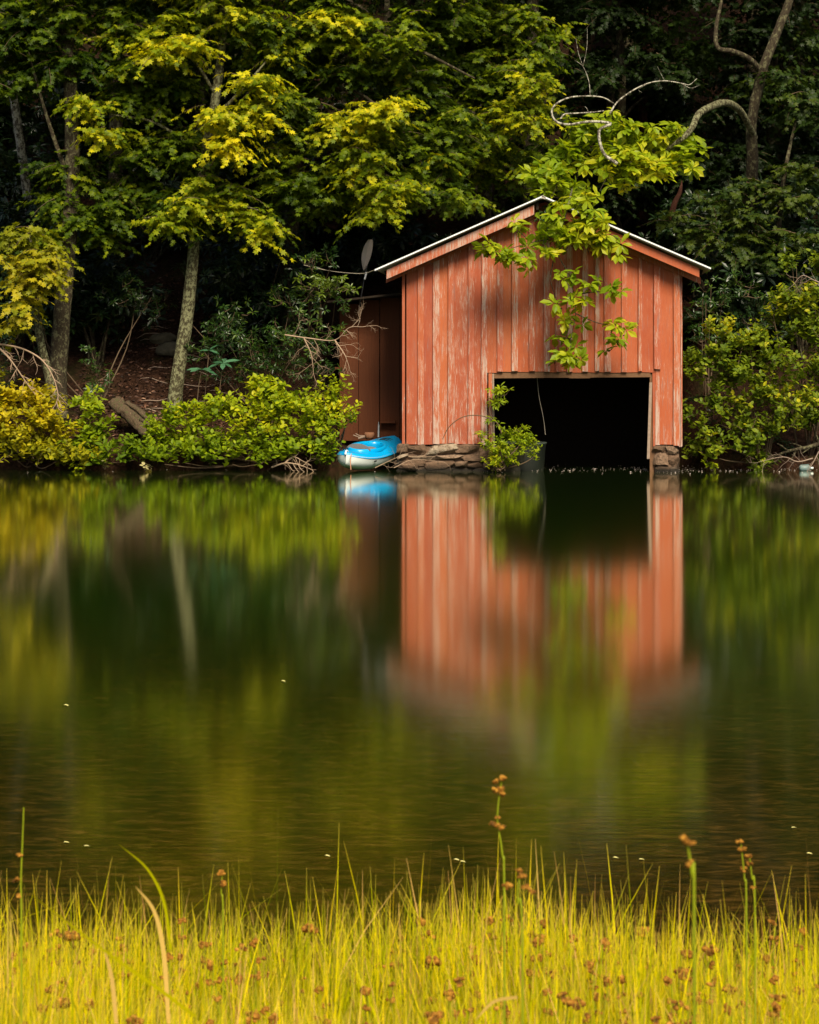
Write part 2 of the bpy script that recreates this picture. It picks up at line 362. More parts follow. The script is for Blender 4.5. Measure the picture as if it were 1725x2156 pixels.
# ------------------------------------------------------------------ boathouse
HO = V(855, 750, 42.0); YAW = R(-4)
house = thing('boathouse', 'weathered red board and batten boathouse with open boat bay and white edged metal roof', 'boathouse', (HO[0], 42.0, 0), YAW)
rx = random.Random(3)
CXL = 2.77; HWD = 3.31; house.scale = (.989, 1, 1); APEX = 5.45; SL = .43
def rooft(x, y=0): return APEX-SL*abs(x-CXL)+.46*max(0, y)/5.5*max(0, 1-abs(x-CXL)/HWD)
def zx(z): return (690+z*.488-855)/105.0        # from the enlarged crop to metres along the wall
edges = [345,392,418,458,485,523,550,610,635,668,693,737,762,800,826,876,901,940,965,990,1012,1040,1062,1105,1130,1160,1178,1200,1228,1275,1298,1347,1362,1415,1442,1498,1524]
mb = MB()
for k in range(len(edges)-1):
    a, b = zx(edges[k]), zx(edges[k+1]); batten = k % 2 == 1
    mid = (a+b)/2
    over = 1.70 < mid < 4.98
    z0 = (1.99 if over else .545)+rx.uniform(-.02, .015)
    if edges[k] == 1415: z0 = 2.05
    y0, y1 = (-.066, -.022) if batten else (-.022, 0)
    if not batten: a -= .02; b += .02
    sh = rx.uniform(-.008, .008); yo = rx.uniform(-.008, .004) if batten else rx.uniform(-.003, .003)
    v = rx.uniform(.52, 1) if batten else rx.uniform(0, .48)
    # split into tall pieces so battens can bow a little
    zt0, zt1 = rooft(a)-.05, rooft(b)-.05
    n = 5; zs = [z0+(min(zt0, zt1)-.02-z0)*q/n for q in range(n)]
    ring = []
    for q, z in enumerate(zs):
        o_ = sh*(q/n)+(rx.uniform(-.004, .004) if batten else 0)
        ring.append([(a+o_, y0+yo, z), (b+o_, y0+yo, z+(rx.uniform(-.012, .012) if q == 0 else 0)), (b+o_, y1, z), (a+o_, y1, z)])
    ring.append([(a, y0+yo, zt0), (b, y0+yo, zt1), (b, y1, zt1), (a, y1, zt0)])
    vs = [p for r_ in ring for p in r_]; fs = [(0, 3, 2, 1), (4*n, 4*n+1, 4*n+2, 4*n+3)]
    if abs(mid-CXL) < (b-a)/2:    # ridge falls inside this board
        pass
    for q in range(n):
        for c in range(4): fs.append((4*q+c, 4*q+(c+1) % 4, 4*q+4+(c+1) % 4, 4*q+4+c))
    mb.add(vs, fs, v)
mb.box(5.032, 5.125, -.022, 0, .535, 2.045, rx.random())
mb.build('front_wall', M['paint'], house, True)
mb = MB()                              # outer corner strips
mb.quadbox([(-.075,-.03,.42),(-.02,-.03,.42),(-.02,.02,.42),(-.075,.02,.42),(-.075,-.03,4.16),(-.02,-.03,4.16),(-.02,.02,4.16),(-.075,.02,4.16)], .3)
mb.build('corner_board', M['paint'], house, True); mb = MB()
mb.quadbox([(5.50,-.035,.50),(5.53,-.035,.50),(5.53,.03,.50),(5.50,.03,.50),(5.50,-.035,4.16),(5.53,-.035,4.16),(5.53,.03,4.16),(5.50,.03,4.16)], .8)
mb.build('corner_board', M['paint'], house, True)
def wallboards(x, sgn, name):
    mb = MB(); y = .0; k = 0
    while y < 5.3:
        w_ = rx.uniform(.22, .30); v = rx.random()
        mb.box(min(x, x+.02*sgn), max(x, x+.02*sgn), y+.004, y+w_, .5+rx.uniform(-.02, .02), 4.18, v)
        mb.box(min(x+.02*sgn, x+.045*sgn), max(x+.02*sgn, x+.045*sgn), y+w_-.04, y+w_+.04, .5, 4.17, rx.random())
        y += w_
    mb.build(name, M['paint'], house, True)
wallboards(-.02, -1, 'side_wall'); wallboards(5.54, 1, 'side_wall')
mb = MB()
y1 = 5.30
xsb = np.linspace(.02, 5.50, 23)
for a, b in zip(xsb[:-1], xsb[1:]):
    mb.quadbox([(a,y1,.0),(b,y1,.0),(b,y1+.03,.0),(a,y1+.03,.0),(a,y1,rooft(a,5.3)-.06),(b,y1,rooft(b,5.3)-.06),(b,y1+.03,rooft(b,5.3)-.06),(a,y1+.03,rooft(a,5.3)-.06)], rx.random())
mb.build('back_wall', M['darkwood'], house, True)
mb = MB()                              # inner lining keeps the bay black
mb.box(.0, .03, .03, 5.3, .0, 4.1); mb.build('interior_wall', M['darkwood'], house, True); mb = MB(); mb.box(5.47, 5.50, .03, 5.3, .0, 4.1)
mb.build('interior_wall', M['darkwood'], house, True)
# roof: two bowed slopes of metal sheet
def slope(sgn):
    vs, fs = [], []; NX, NY = 9, 8
    for layer in (0, 1):
        for q in range(NY):
            y = -.50+6.2*q/(NY-1)
            for p in range(NX):
                u = p/(NX-1); x = CXL+sgn*u*HWD*1.0
                vs.append((x, y, rooft(x, y)+.012*math.sin(u*math.pi)*(1 if sgn < 0 else 0)-layer*.035))
    off = NX*NY
    for q in range(NY-1):
        for p in range(NX-1):
            a = q*NX+p; fs.append((a, a+1, a+1+NX, a+NX)); fs.append((off+a, off+a+NX, off+a+1+NX, off+a+1))
    for p in range(NX-1):
        for q in (0, NY-1):
            a = q*NX+p; fs.append((a, a+1, off+a+1, off+a))
    for q in range(NY-1):
        for p in (0, NX-1):
            a = q*NX+p; fs.append((a, a+NX, off+a+NX, off+a))
    return vs, fs
mb = MB(); mb.add(*slope(-1), .4); mb.add(*slope(1), .6); roof = mb.build('roof', M['roof'], house, True)
for sgn in (-1, 1):
    mb = MB()
    e = 3.33 if sgn > 0 else 3.36
    xa, xb = CXL+sgn*(.02 if sgn < 0 else .06), CXL+sgn*e
    y0, y1 = -.535, -.503
    pts = []
    for z0 in (0, 1):
        for (x, y) in ((xa, y0), (xb, y0), (xb, y1), (xa, y1)):
            top = APEX-SL*abs(x-CXL)+.018
            pts.append((x, y, top-(.030 if z0 == 0 else 0)))
    if sgn < 0: pts = pts[:4][::-1]+pts[4:][::-1]
    mb.quadbox(pts, .5); mb.build('rake_trim', M['white_metal'], roof, True)
mb = MB(); mb.box(CXL-.10, CXL+.10, -.47, 5.6, 0, .001)
# ridge cap following the rising ridge
mb = MB()
for sgn in (-1, 1):
    q = [(CXL, -.48, APEX+.03), (CXL+sgn*.16, -.48, APEX-.06), (CXL+sgn*.16, 5.7, APEX+.40), (CXL, 5.7, APEX+.50)]
    q2 = [(x, y, z-.012) for x, y, z in q]; mb.quadbox(q2+q, .5)
mb.build('ridge_cap', M['roof'], roof, True)
# red rake boards
def rake(xa, xb, y, top_off, hgt, v, name='rake_board'):
    mb = MB(); pts = []
    n = 2; xs_ = np.linspace(min(xa, xb), max(xa, xb), n)
    for q in range(n-1):
        a, b = xs_[q], xs_[q+1]; p = []
        for z in (top_off+hgt, top_off):
            p += [(a, y-.012, rooft(a)-z), (b, y-.012, rooft(b)-z), (b, y+.014, rooft(b)-z), (a, y+.014, rooft(a)-z)]
        mb.quadbox(p, v)
    return mb.build(name, M['paint'], house, True)
rake(CXL-.17, -.36, -.40, .085, .185, .62)
rake(CXL+.25, 5.88, -.40, .085, .175, .15)
rake(CXL-.05, -.40, -.085, .25, .07, .2, 'frieze_board')
rake(CXL+.05, 5.93, -.085, .23, .13, .1, 'frieze_board')
for x in np.arange(.2, 5.5, .61):
    mb = MB(); mb.box(x, x+.05, -.38, -.10, rooft(x+.02)-.20, rooft(x+.02)-.055, .3); mb.build('lookout', M['darkwood'], house, True)
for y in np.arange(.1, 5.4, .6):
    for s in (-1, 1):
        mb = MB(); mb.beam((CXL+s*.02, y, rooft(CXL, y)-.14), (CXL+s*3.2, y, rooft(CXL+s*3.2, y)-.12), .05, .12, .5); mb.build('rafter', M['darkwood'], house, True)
# boat bay: header, jambs
mb = MB()
mb.quadbox([(1.76,-.005,1.86),(4.93,-.005,1.885),(4.93,.12,1.885),(1.76,.12,1.86),(1.76,-.005,2.03),(4.93,-.005,2.03),(4.93,.12,2.03),(1.76,.12,2.03)], .4)
mb.box(3.3, 3.72, -.012, .0, 1.862, 1.90, .7); mb.build('header_beam', M['oldwood'], house, True)
mb = MB(); mb.quadbox([(1.675,-.012,.50),(1.765,-.012,.50),(1.765,.0,.50),(1.675,.0,.50),(1.675,-.012,1.985),(1.75,-.012,1.985),(1.75,.0,1.985),(1.675,.0,1.985)], .4)
mb.build('jamb_board', M['paint'], house, True); mb = MB()
mb.quadbox([(4.985,-.012,.50),(5.03,-.012,.50),(5.03,.0,.50),(4.985,.0,.50),(4.97,-.012,1.985),(5.03,-.012,1.985),(5.03,.0,1.985),(4.97,.0,1.985)], .3)
mb.build('jamb_board', M['paint'], house, True)
mb = MB(); mb.quadbox([(1.767,-.03,.34),(1.80,-.03,.34),(1.80,.08,.34),(1.767,.08,.34),(1.752,-.03,1.95),(1.785,-.03,1.95),(1.785,.08,1.95),(1.752,.08,1.95)], .5)
mb.build('door_post', M['greywood'], house, True)
mb = MB(); mb.quadbox([(4.86,-.035,.26),(4.915,-.035,.26),(4.915,.06,.26),(4.86,.06,.26),(4.91,-.035,1.78),(4.965,-.035,1.78),(4.965,.06,1.78),(4.91,.06,1.78)], .5)
mb.build('door_post', M['greywood'], house, True)
mb = MB(); mb.box(4.92, 5.03, .02, .16, .0, 1.95, .3); mb.build('door_post', M['oldwood'], house, True)
# stone footing
def stones(name, x0, x1, ztop, y0, y1, seed, rows=3):
    import bmesh
    rr = random.Random(seed); g = np.random.default_rng(seed); mb = MB(); z = -.15; hs = [.30, .24, .17, .26][:rows]
    s_ = (ztop+.15)/sum(hs)
    N = 40; NZ = 14; vs = []; fs = []         # mortar and rubble face behind the stones
    for a in range(N+1):
        for b in range(NZ+1): vs.append((x0+.03+(x1-x0-.06)*a/N, y0+.05+g.normal(0, .012), -.3+(ztop+.27)*b/NZ))
    for a in range(N):
        for b in range(NZ): p = a*(NZ+1)+b; fs.append((p, p+NZ+1, p+NZ+2, p+1))
    mb.add(vs, fs, .45); mb.box(x0+.03, x1-.03, y0+.10, y1, -.3, ztop-.035, .3)
    for h_ in hs:
        h_ *= s_; x = x0+rr.uniform(-.05, .0)
        while x < x1-.05:
            wd = min(rr.uniform(.18, .62), x1-x)
            if x1-x-wd < .12: wd = x1-x
            if rr.random() < .90:
                bm = bmesh.new(); bmesh.ops.create_cube(bm, size=2); bmesh.ops.subdivide_edges(bm, edges=bm.edges[:], cuts=5, use_grid_fill=True)
                v = np.array([q.co[:] for q in bm.verts]); f = [[q.index for q in p.verts] for p in bm.faces]; bm.free()
                nrm = np.linalg.norm(v, axis=1, keepdims=True); sph = v/nrm
                v = v*.72+sph*.40
                ph = g.uniform(0, 6, 5); kk = g.normal(size=(5, 3))*1.7
                d = sum(np.sin(v@kk[i]+ph[i]) for i in range(5))*.055
                v = v*(1+d[:, None])+g.normal(0, .025, v.shape)
                # a few flat broken facets
                for _ in range(5):
                    pn = norm(g.normal(size=3)+[0, -1, 0]); lim = g.uniform(.72, .95); dd = v@pn; over = np.clip(dd-lim, 0, None); v = v-over[:, None]*pn
                hh = h_*rr.uniform(.82, 1.08)
                v = v*[wd*.52, .13, hh*.50]; tl = rr.uniform(-.08, .08); v[:, 2] += v[:, 0]*tl
                mb.add(v+[x+wd/2, y0+.06+rr.uniform(-.03, .03), z+h_/2+rr.uniform(-.02, .02)], f, rr.random())
            x += wd
        z += h_
    return mb.build(name, M['stone'], house, True)
stones('stone_footing', -.14, 1.80, .52, -.06, .35, 5, 4)
stones('stone_pier', 5.02, 5.50, .53, -.05, .30, 9, 3)
mb = MB(); mb.box(-.02, .25, .35, 5.3, -.6, .5, .2); mb.build('side_footing', M['stone'], house, True); mb = MB(); mb.box(5.25, 5.52, .3, 5.3, -.6, .5, .2); mb.build('side_footing', M['stone'], house, True)
# lean-to shed against the left wall
mb = MB(); 
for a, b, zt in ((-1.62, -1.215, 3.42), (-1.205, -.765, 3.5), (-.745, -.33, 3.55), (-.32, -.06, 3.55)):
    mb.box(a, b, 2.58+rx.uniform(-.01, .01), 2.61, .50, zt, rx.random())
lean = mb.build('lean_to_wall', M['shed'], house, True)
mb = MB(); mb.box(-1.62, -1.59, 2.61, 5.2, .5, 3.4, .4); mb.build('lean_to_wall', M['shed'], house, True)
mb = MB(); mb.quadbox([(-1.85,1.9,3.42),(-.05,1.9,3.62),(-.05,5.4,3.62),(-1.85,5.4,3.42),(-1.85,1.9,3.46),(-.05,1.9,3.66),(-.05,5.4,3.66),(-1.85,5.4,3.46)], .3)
mb.build('lean_to_roof', M['darkwood'], house, True)  # front overhang added to shade the top of the shed wall
mb = MB(); mb.box(-1.72, -1.5, 2.52, 2.575, 2.02, 2.07); mb.build('shelf_bracket', M['shed'], house, True); mb = MB(); mb.box(-.72, -.40, 2.40, 2.575, .88, .92); mb.build('shelf_bracket', M['shed'], house, True)
# rope hanging in the bay
def hpt(x, y, z): 
    c, s = math.cos(YAW), math.sin(YAW); return np.array([HO[0]+x*c-y*s, 42+x*s+y*c, z])
tb = Tubes(); tb.add(smooth_path([hpt(2.62, .35, 1.90), hpt(2.66, .35, 1.5), hpt(2.75, .35, 1.05), hpt(2.79, .35, .72)]), .006, 5)
tag(tb.build('hanging_rope', M['rope']), 'thin pale rope hanging in the dark boat bay', 'rope')
tb = Tubes(); tb.add(smooth_path([hpt(-.95, 2.50, .93), hpt(-.86, 2.48, .62), hpt(-.80, 2.45, .40)]), .012, 5)

# galvanised tub and concrete block at the bay's left side
t_ = thing('metal_tub', 'dark round metal tub in the left corner of the boat bay', 'tub', hpt(2.35, .55, 0))
th = np.linspace(0, 2*math.pi, 33)[:-1]
def ringpts(r, z, ex=1.): return [(r*math.cos(a)*ex, r*math.sin(a), z) for a in th]
prof = [(.38, -.1), (.42, .12), (.44, .40), (.46, .53), (.475, .55), (.46, .565), (.43, .55), (.41, .2)]
vs = [p for r_, z in prof for p in ringpts(r_, z)]; n = len(th)
fs = [(a*n+b, a*n+(b+1) % n, (a+1)*n+(b+1) % n, (a+1)*n+b) for a in range(len(prof)-1) for b in range(n)]
mesh('tub_body', vs, fs[:n*3]+fs[n*6:], M['tub'], t_, True, smooth=True)
mesh('tub_rim', vs, fs[n*3:n*6], plain('worn_rim_metal', (.07, .085, .07), .5), t_, True, smooth=True)
rr_ = np.random.default_rng(2)
def rock(name, c, r, seed, mat, sub=3):
    import bmesh
    bm = bmesh.new(); bmesh.ops.create_icosphere(bm, subdivisions=sub, radius=1); g = np.random.default_rng(seed)
    k = g.normal(size=(6, 3)); ph = g.uniform(0, 6, 6)
    vs = np.array([v.co[:] for v in bm.verts]); fs = [[v.index for v in f.verts] for f in bm.faces]; bm.free()
    d = sum(np.sin(vs@k[i]*1.6+ph[i]) for i in range(6))*.09+g.normal(size=len(vs))*.012
    vs = vs*(1+d[:, None])
    for _ in range(9):
        pn = norm(g.normal(size=3)); lim = g.uniform(.62, .88); vs = vs-np.clip(vs@pn-lim, 0, None)[:, None]*pn
    vs = vs*np.array(r)*1.15+np.array(c)
    return mesh(name, vs, fs, mat)
tag(rock('concrete_block', hpt(2.05, .15, .22), (.42, .30, .34), 4, M['concrete'], 4), 'mossy grey block behind the shrub beside the boat bay', 'block')

# ------------------------------------------------------------------ kayak
def kayak():
    nearp = np.array([-1.27, 41.55, 0.]); farp = np.array([-.34, 43.95, 0.])
    d = farp-nearp; Lh = np.linalg.norm(d)/2; yaw = math.atan2(d[1], d[0])
    root = thing('kayak', 'small sit-in kayak with bright blue deck and white hull moored at the stone footing', 'kayak', (nearp+farp)/2+np.array([0, 0, .24]))
    root.rotation_euler = (R(6), R(-5.2), yaw); root.rotation_mode = 'XYZ'
    N = 41; ts = np.linspace(-1, 1, N)
    root.scale = (1.02, 1.10, 1.08)
    def hw(t): return .40*(1-abs(t)**3.0)**.62+.004
    def sheer(t): return .13+.10*abs(t)**3
    def keel(t): return -.17+.20*abs(t)**3.6
    hv, dv = [], []; K = 13
    for t in ts:
        w_, sz, kz = hw(t), sheer(t), keel(t); sz = max(sz, kz+.03)
        for k in range(K):
            a = math.pi*k/(K-1); y = -math.cos(a); z = math.sin(a)**.65
            hv.append((t*Lh, y*w_, sz-.012-(sz-.012-kz)*z))
        for k in range(K):
            a = -1+2*k/(K-1)
            crown = (.085 if t > -.1 else .055)*(1-abs(t)**2.2)+.02
            dv.append((t*Lh, a*w_*1.035, sz+.012+crown*(1-abs(a)**2.4)-.045*(abs(a) > .99)))
    q = [(a*K+b, a*K+b+1, (a+1)*K+b+1, (a+1)*K+b) for a in range(N-1) for b in range(K-1)]
    mesh('hull', hv, [f[::-1] for f in q], M['hull'], root, True, smooth=True)
    # deck with cockpit opening
    ccx, ca, cb = -.18, .56, .27
    def inside(f):
        c = np.mean([dv[i] for i in f], axis=0); return ((c[0]-ccx)/ca)**2+(c[1]/cb)**2 < 1
    fs = [f for f in q if not inside(f)]
    deck = mesh('deck', dv, fs, M['blue'], root, True, smooth=True)
    def ring(a, b, z, n=40): return [(ccx+a*math.cos(u), b*math.sin(u), z) for u in np.linspace(0, 2*math.pi, n, endpoint=False)]
    pr = [(.62, .315, .19), (.62, .31, .235), (.58, .285, .255), (.545, .262, .245), (.53, .25, .20), (.53, .25, .10), (.50, .24, .0)]
    vs = [p for a, b, z in pr for p in ring(a, b, z)]; n = 40
    fr = [(a*n+b, a*n+(b+1) % n, (a+1)*n+(b+1) % n, (a+1)*n+b) for a in range(len(pr)-1) for b in range(n)]
    mesh('coaming', vs, fr[:n*5], M['blue'], root, True, smooth=True)
    ib = len(vs)-n; mesh('cockpit_floor', vs+[(ccx, 0, -.02)], fr[n*5:]+[(ib+b, ib+(b+1) % n, len(vs)) for b in range(n)], M['black'], root, True)
    sv, sf = [], []
    for a in range(9):
        u = a/8
        for b in range(11):
            s = -1+2*b/10; prof = [(-.32, .03), (-.20, .05), (-.05, .04), (.05, .05), (.12, .08), (.19, .14), (.235, .20), (.26, .25), (.265, .27)][a]
            sv.append((ccx-.05+prof[0]*-1*-1, s*.235*(1-.35*max(0, u-.6)), prof[1]-.07+.03*s*s-(.10*s*s if a > 5 else 0)))
    for a in range(8):
        for b in range(10): p = a*11+b; sf.append((p, p+1, p+12, p+11))
    mesh('seat', sv, sf, M['seat'], root, True, smooth=True)
    bv = [(ccx-.44+.04*math.sin(u)*0, .23*math.cos(u), .235+.10*math.sin(u)) for u in np.linspace(0, math.pi, 15)]
    bv2 = [(x-.02, y, z) for x, y, z in bv]; 
    mesh('seat_pad', bv+bv2+[(ccx-.30, 0, .20)], [tuple(range(15))]+[tuple(range(29, 14, -1))]+[(k, k+1, k+16, k+15) for k in range(14)], M['seat'], root, True)
    for sx in (-.80, -.62):
        tb = Tubes(); tb.add(smooth_path([(sx-.05, .24, .205), (sx, .25, .245), (sx+.06, .26, .205)]), .011, 5); tb.build('deck_loop', M['black'], root, True)
    for x0 in (.62, .74, .86):
        tb = Tubes(); tb.add(smooth_path([(x0, -.22, .20), (x0+.06, 0, .255), (x0, .22, .20)]), .007, 5); tb.build('bungee_cord', M['black'], root, True)
    tb = Tubes(); tb.add(smooth_path([(-Lh+.10, .0, .25), (-Lh+.02, .0, .285), (-Lh-.03, .0, .22)]), .018, 6); tb.build('bow_handle', M['hull'], root, True)
    mb = MB(); mb.box(-Lh*.62, -Lh*.55, -.397, -.375, .06, .08); mb.build('drain_slot', M['black'], root, True)
    return root
kay = kayak()
tb = Tubes(); tb.add(smooth_path([V(740, 955, 41.45), V(738, 968, 41.43), V(739, 989, 41.42)]), .010, 5)
tag(tb.build('mooring_rope', M['orange_rope']), 'short faded orange rope hanging from the kayak bow', 'rope')

# paddle against the laurel
pd = thing('kayak_paddle', 'grey paddle blade standing upright beside the boathouse eave', 'paddle', V(770, 640, 44.2))
def blade():
    c = V(773, 540, 44.2); vs = []; N = 12
    for side in (-1, 1):
        for a in range(N+1):
            u = a/N; hh = .36*(1-2*u)
            wd = .105*math.sin(min(1, (1-u)*1.15+.12)*math.pi*.5)**.6*math.sin(math.pi*min(1, u*1.05+.05))**.45
            tilt = (1-2*u)*.07
            for b in (-1, 0, 1):
                vs.append((c[0]+tilt+b*wd-.02*math.sin(u*3.1), c[1]+.03*abs(b)+side*.006, c[2]+hh))
    M_ = 3*(N+1); fs = []
    for a in range(N):
        for b in range(2):
            p = a*3+b; fs.append((p, p+1, p+4, p+3)); fs.append((M_+p, M_+p+3, M_+p+4, M_+p+1))
        for b in (0, 2): p = a*3+b; fs.append((p, p+3, M_+p+3, M_+p))
    return vs, fs
bv, bf = blade(); mesh('blade', bv, bf, M['paddle'], pd)
tb = Tubes(); tb.add([V(773, 560, 44.19), V(768, 582, 44.19), V(755, 660, 44.3)], .014, 8); tb.build('shaft', M['black'], pd)
tb = Tubes(); tb.add([V(772, 573, 44.16), V(768, 588, 44.16)], .022, 8); tb.build('ferrule', M['metal'], pd)
tb = Tubes(); tb.add(smooth_path([V(640, 558, 44.3), V(700, 571, 44.1), V(760, 576, 43.5), V(785, 570, 42.5), V(802, 563, 41.6)]), .008, 5)
tag(tb.build('wire', M['rope']), 'thin wire running from the left roof corner to the laurel', 'wire')

# small things behind the kayak
t_ = thing('clay_pot', 'small brown round clay pot behind the kayak', 'pot', V(778, 925, 44.0))
prof = [(.02, 0), (.07, 0), (.10, .05), (.11, .11), (.09, .15), (.08, .13), (.05, .06)]
th = np.linspace(0, 2*math.pi, 17)[:-1]; n = 16
vs = [p for r_, z in prof for p in ringpts(r_, z)]
mesh('pot_body', vs, [(a*n+b, a*n+(b+1) % n, (a+1)*n+(b+1) % n, (a+1)*n+b) for a in range(len(prof)-1) for b in range(n)], M['clay'], t_, True, smooth=True)
tb = Tubes(); c = V(757, 922, 44.0)
tb.add(smooth_path([c+[-.13, 0, .06], c+[-.05, -.02, .03], c+[.05, 0, .0], c+[.14, 0, .01]]), [.012]*19, 6)
tb.add(smooth_path([c+[-.08, 0, .09], c+[.0, 0, .05], c+[.12, 0, .04]]), .012, 6); tb.add([c+[-.02, 0, -.01], c+[.12, -.02, .03]], .03, 8)
tag(tb.build('scrap_metal', M['greywood']), 'small pile of white scrap behind the kayak', 'scrap')
tb = Tubes(); tb.add([V(797, 921, 44.2), V(797.5, 896, 44.3), V(797.5, 888, 44.3)], [.022, .016, .006], 8)
tag(tb.build('stake', plain('grey_blue_stake', (.30, .33, .36), .5)), 'thin pale stake leaning on the shed wall behind kayak', 'stake')
c = V(1697, 981, 42.1); mb = MB()
t_ = thing('plastic_jug', 'pale blue plastic jug floating under the fallen branch', 'jug', (c[0], c[1], 0))
tb = Tubes(); tb.add([(-.13, 0, .04), (-.12, 0, .04), (-.09, 0, .045), (.06, 0, .05), (.10, 0, .05)], [.01, .06, .075, .075, .03], 10); tb.build('jug_body', M['jug'], t_, True)
tb = Tubes(); tb.add([(.10, 0, .05), (.15, 0, .05)], [.026, .026], 8); tb.build('cap', M['hull'], t_, True)

# ------------------------------------------------------------------ foliage
def tpl_maple():
    pol = [(0, .62), (22, .33), (50, .56), (78, .27), (112, .44), (150, .20), (180, .36)]
    pts = [(.38+r*math.cos(R(a)), r*math.sin(R(a)), -.30*r*r) for a, r in pol]
    pts += [(x, -y, z) for x, y, z in pts[-2:0:-1]]
    vs = np.array([(.38, 0, .02)]+pts); n = len(pts)
    return vs, np.array([(0, 1+i, 1+(i+1) % n) for i in range(n)])
def tpl_leaf(w1, w2, tip=1., fold=.10, droop=.12, base=.0):
    vs = np.array([(base, 0, 0), (.55, 0, -droop*.3), (tip, 0, -droop), (.28, w1, fold), (.68, w2, fold-droop*.5), (.28, -w1, fold), (.68, -w2, fold-droop*.5)])
    return vs, np.array([(0, 1, 3), (3, 1, 4), (4, 1, 2), (0, 5, 1), (5, 6, 1), (6, 2, 1)])
TPL = {'maple': tpl_maple(), 'obov': tpl_leaf(.15, .24, 1, .06, .22), 'ovate': tpl_leaf(.25, .20, 1, .08, .12), 'round': tpl_leaf(.30, .28, 1, .06, .10),
       'lance': tpl_leaf(.15, .13, 1, .05, .15), 'rhodo': tpl_leaf(.13, .16, 1, .04, .18)}
def leaves(P, D, N, S, tpl):
    tv, tf = TPL[tpl]; D = norm(D); N = norm(N-D*np.sum(N*D, -1, keepdims=True)); W = np.cross(N, D)
    v = P[:, None]+S[:, None, None]*(tv[None, :, 0:1]*D[:, None]+tv[None, :, 1:2]*W[:, None]+tv[None, :, 2:3]*N[:, None])
    f = tf[None]+(np.arange(len(P))*len(tv))[:, None, None]
    return v.reshape(-1, 3), f.reshape(-1, 3), len(tf)
def ball(g, n, shell=.45):
    u = norm(g.normal(size=(n, 3))); return u*(g.random((n, 1))**shell)
DENS = {'maple_leaf': 2.3, 'golden_maple_leaf': 1.8, 'maple_leaf_in_shade': 2.1, 'magnolia_leaf': 2.2, 'bush_leaf': 2.9, 'golden_bush_leaf': 2.9, 'olive_bush_leaf': 3.6, 'laurel_leaf': 2.4, 'rhododendron_leaf': 1.6}
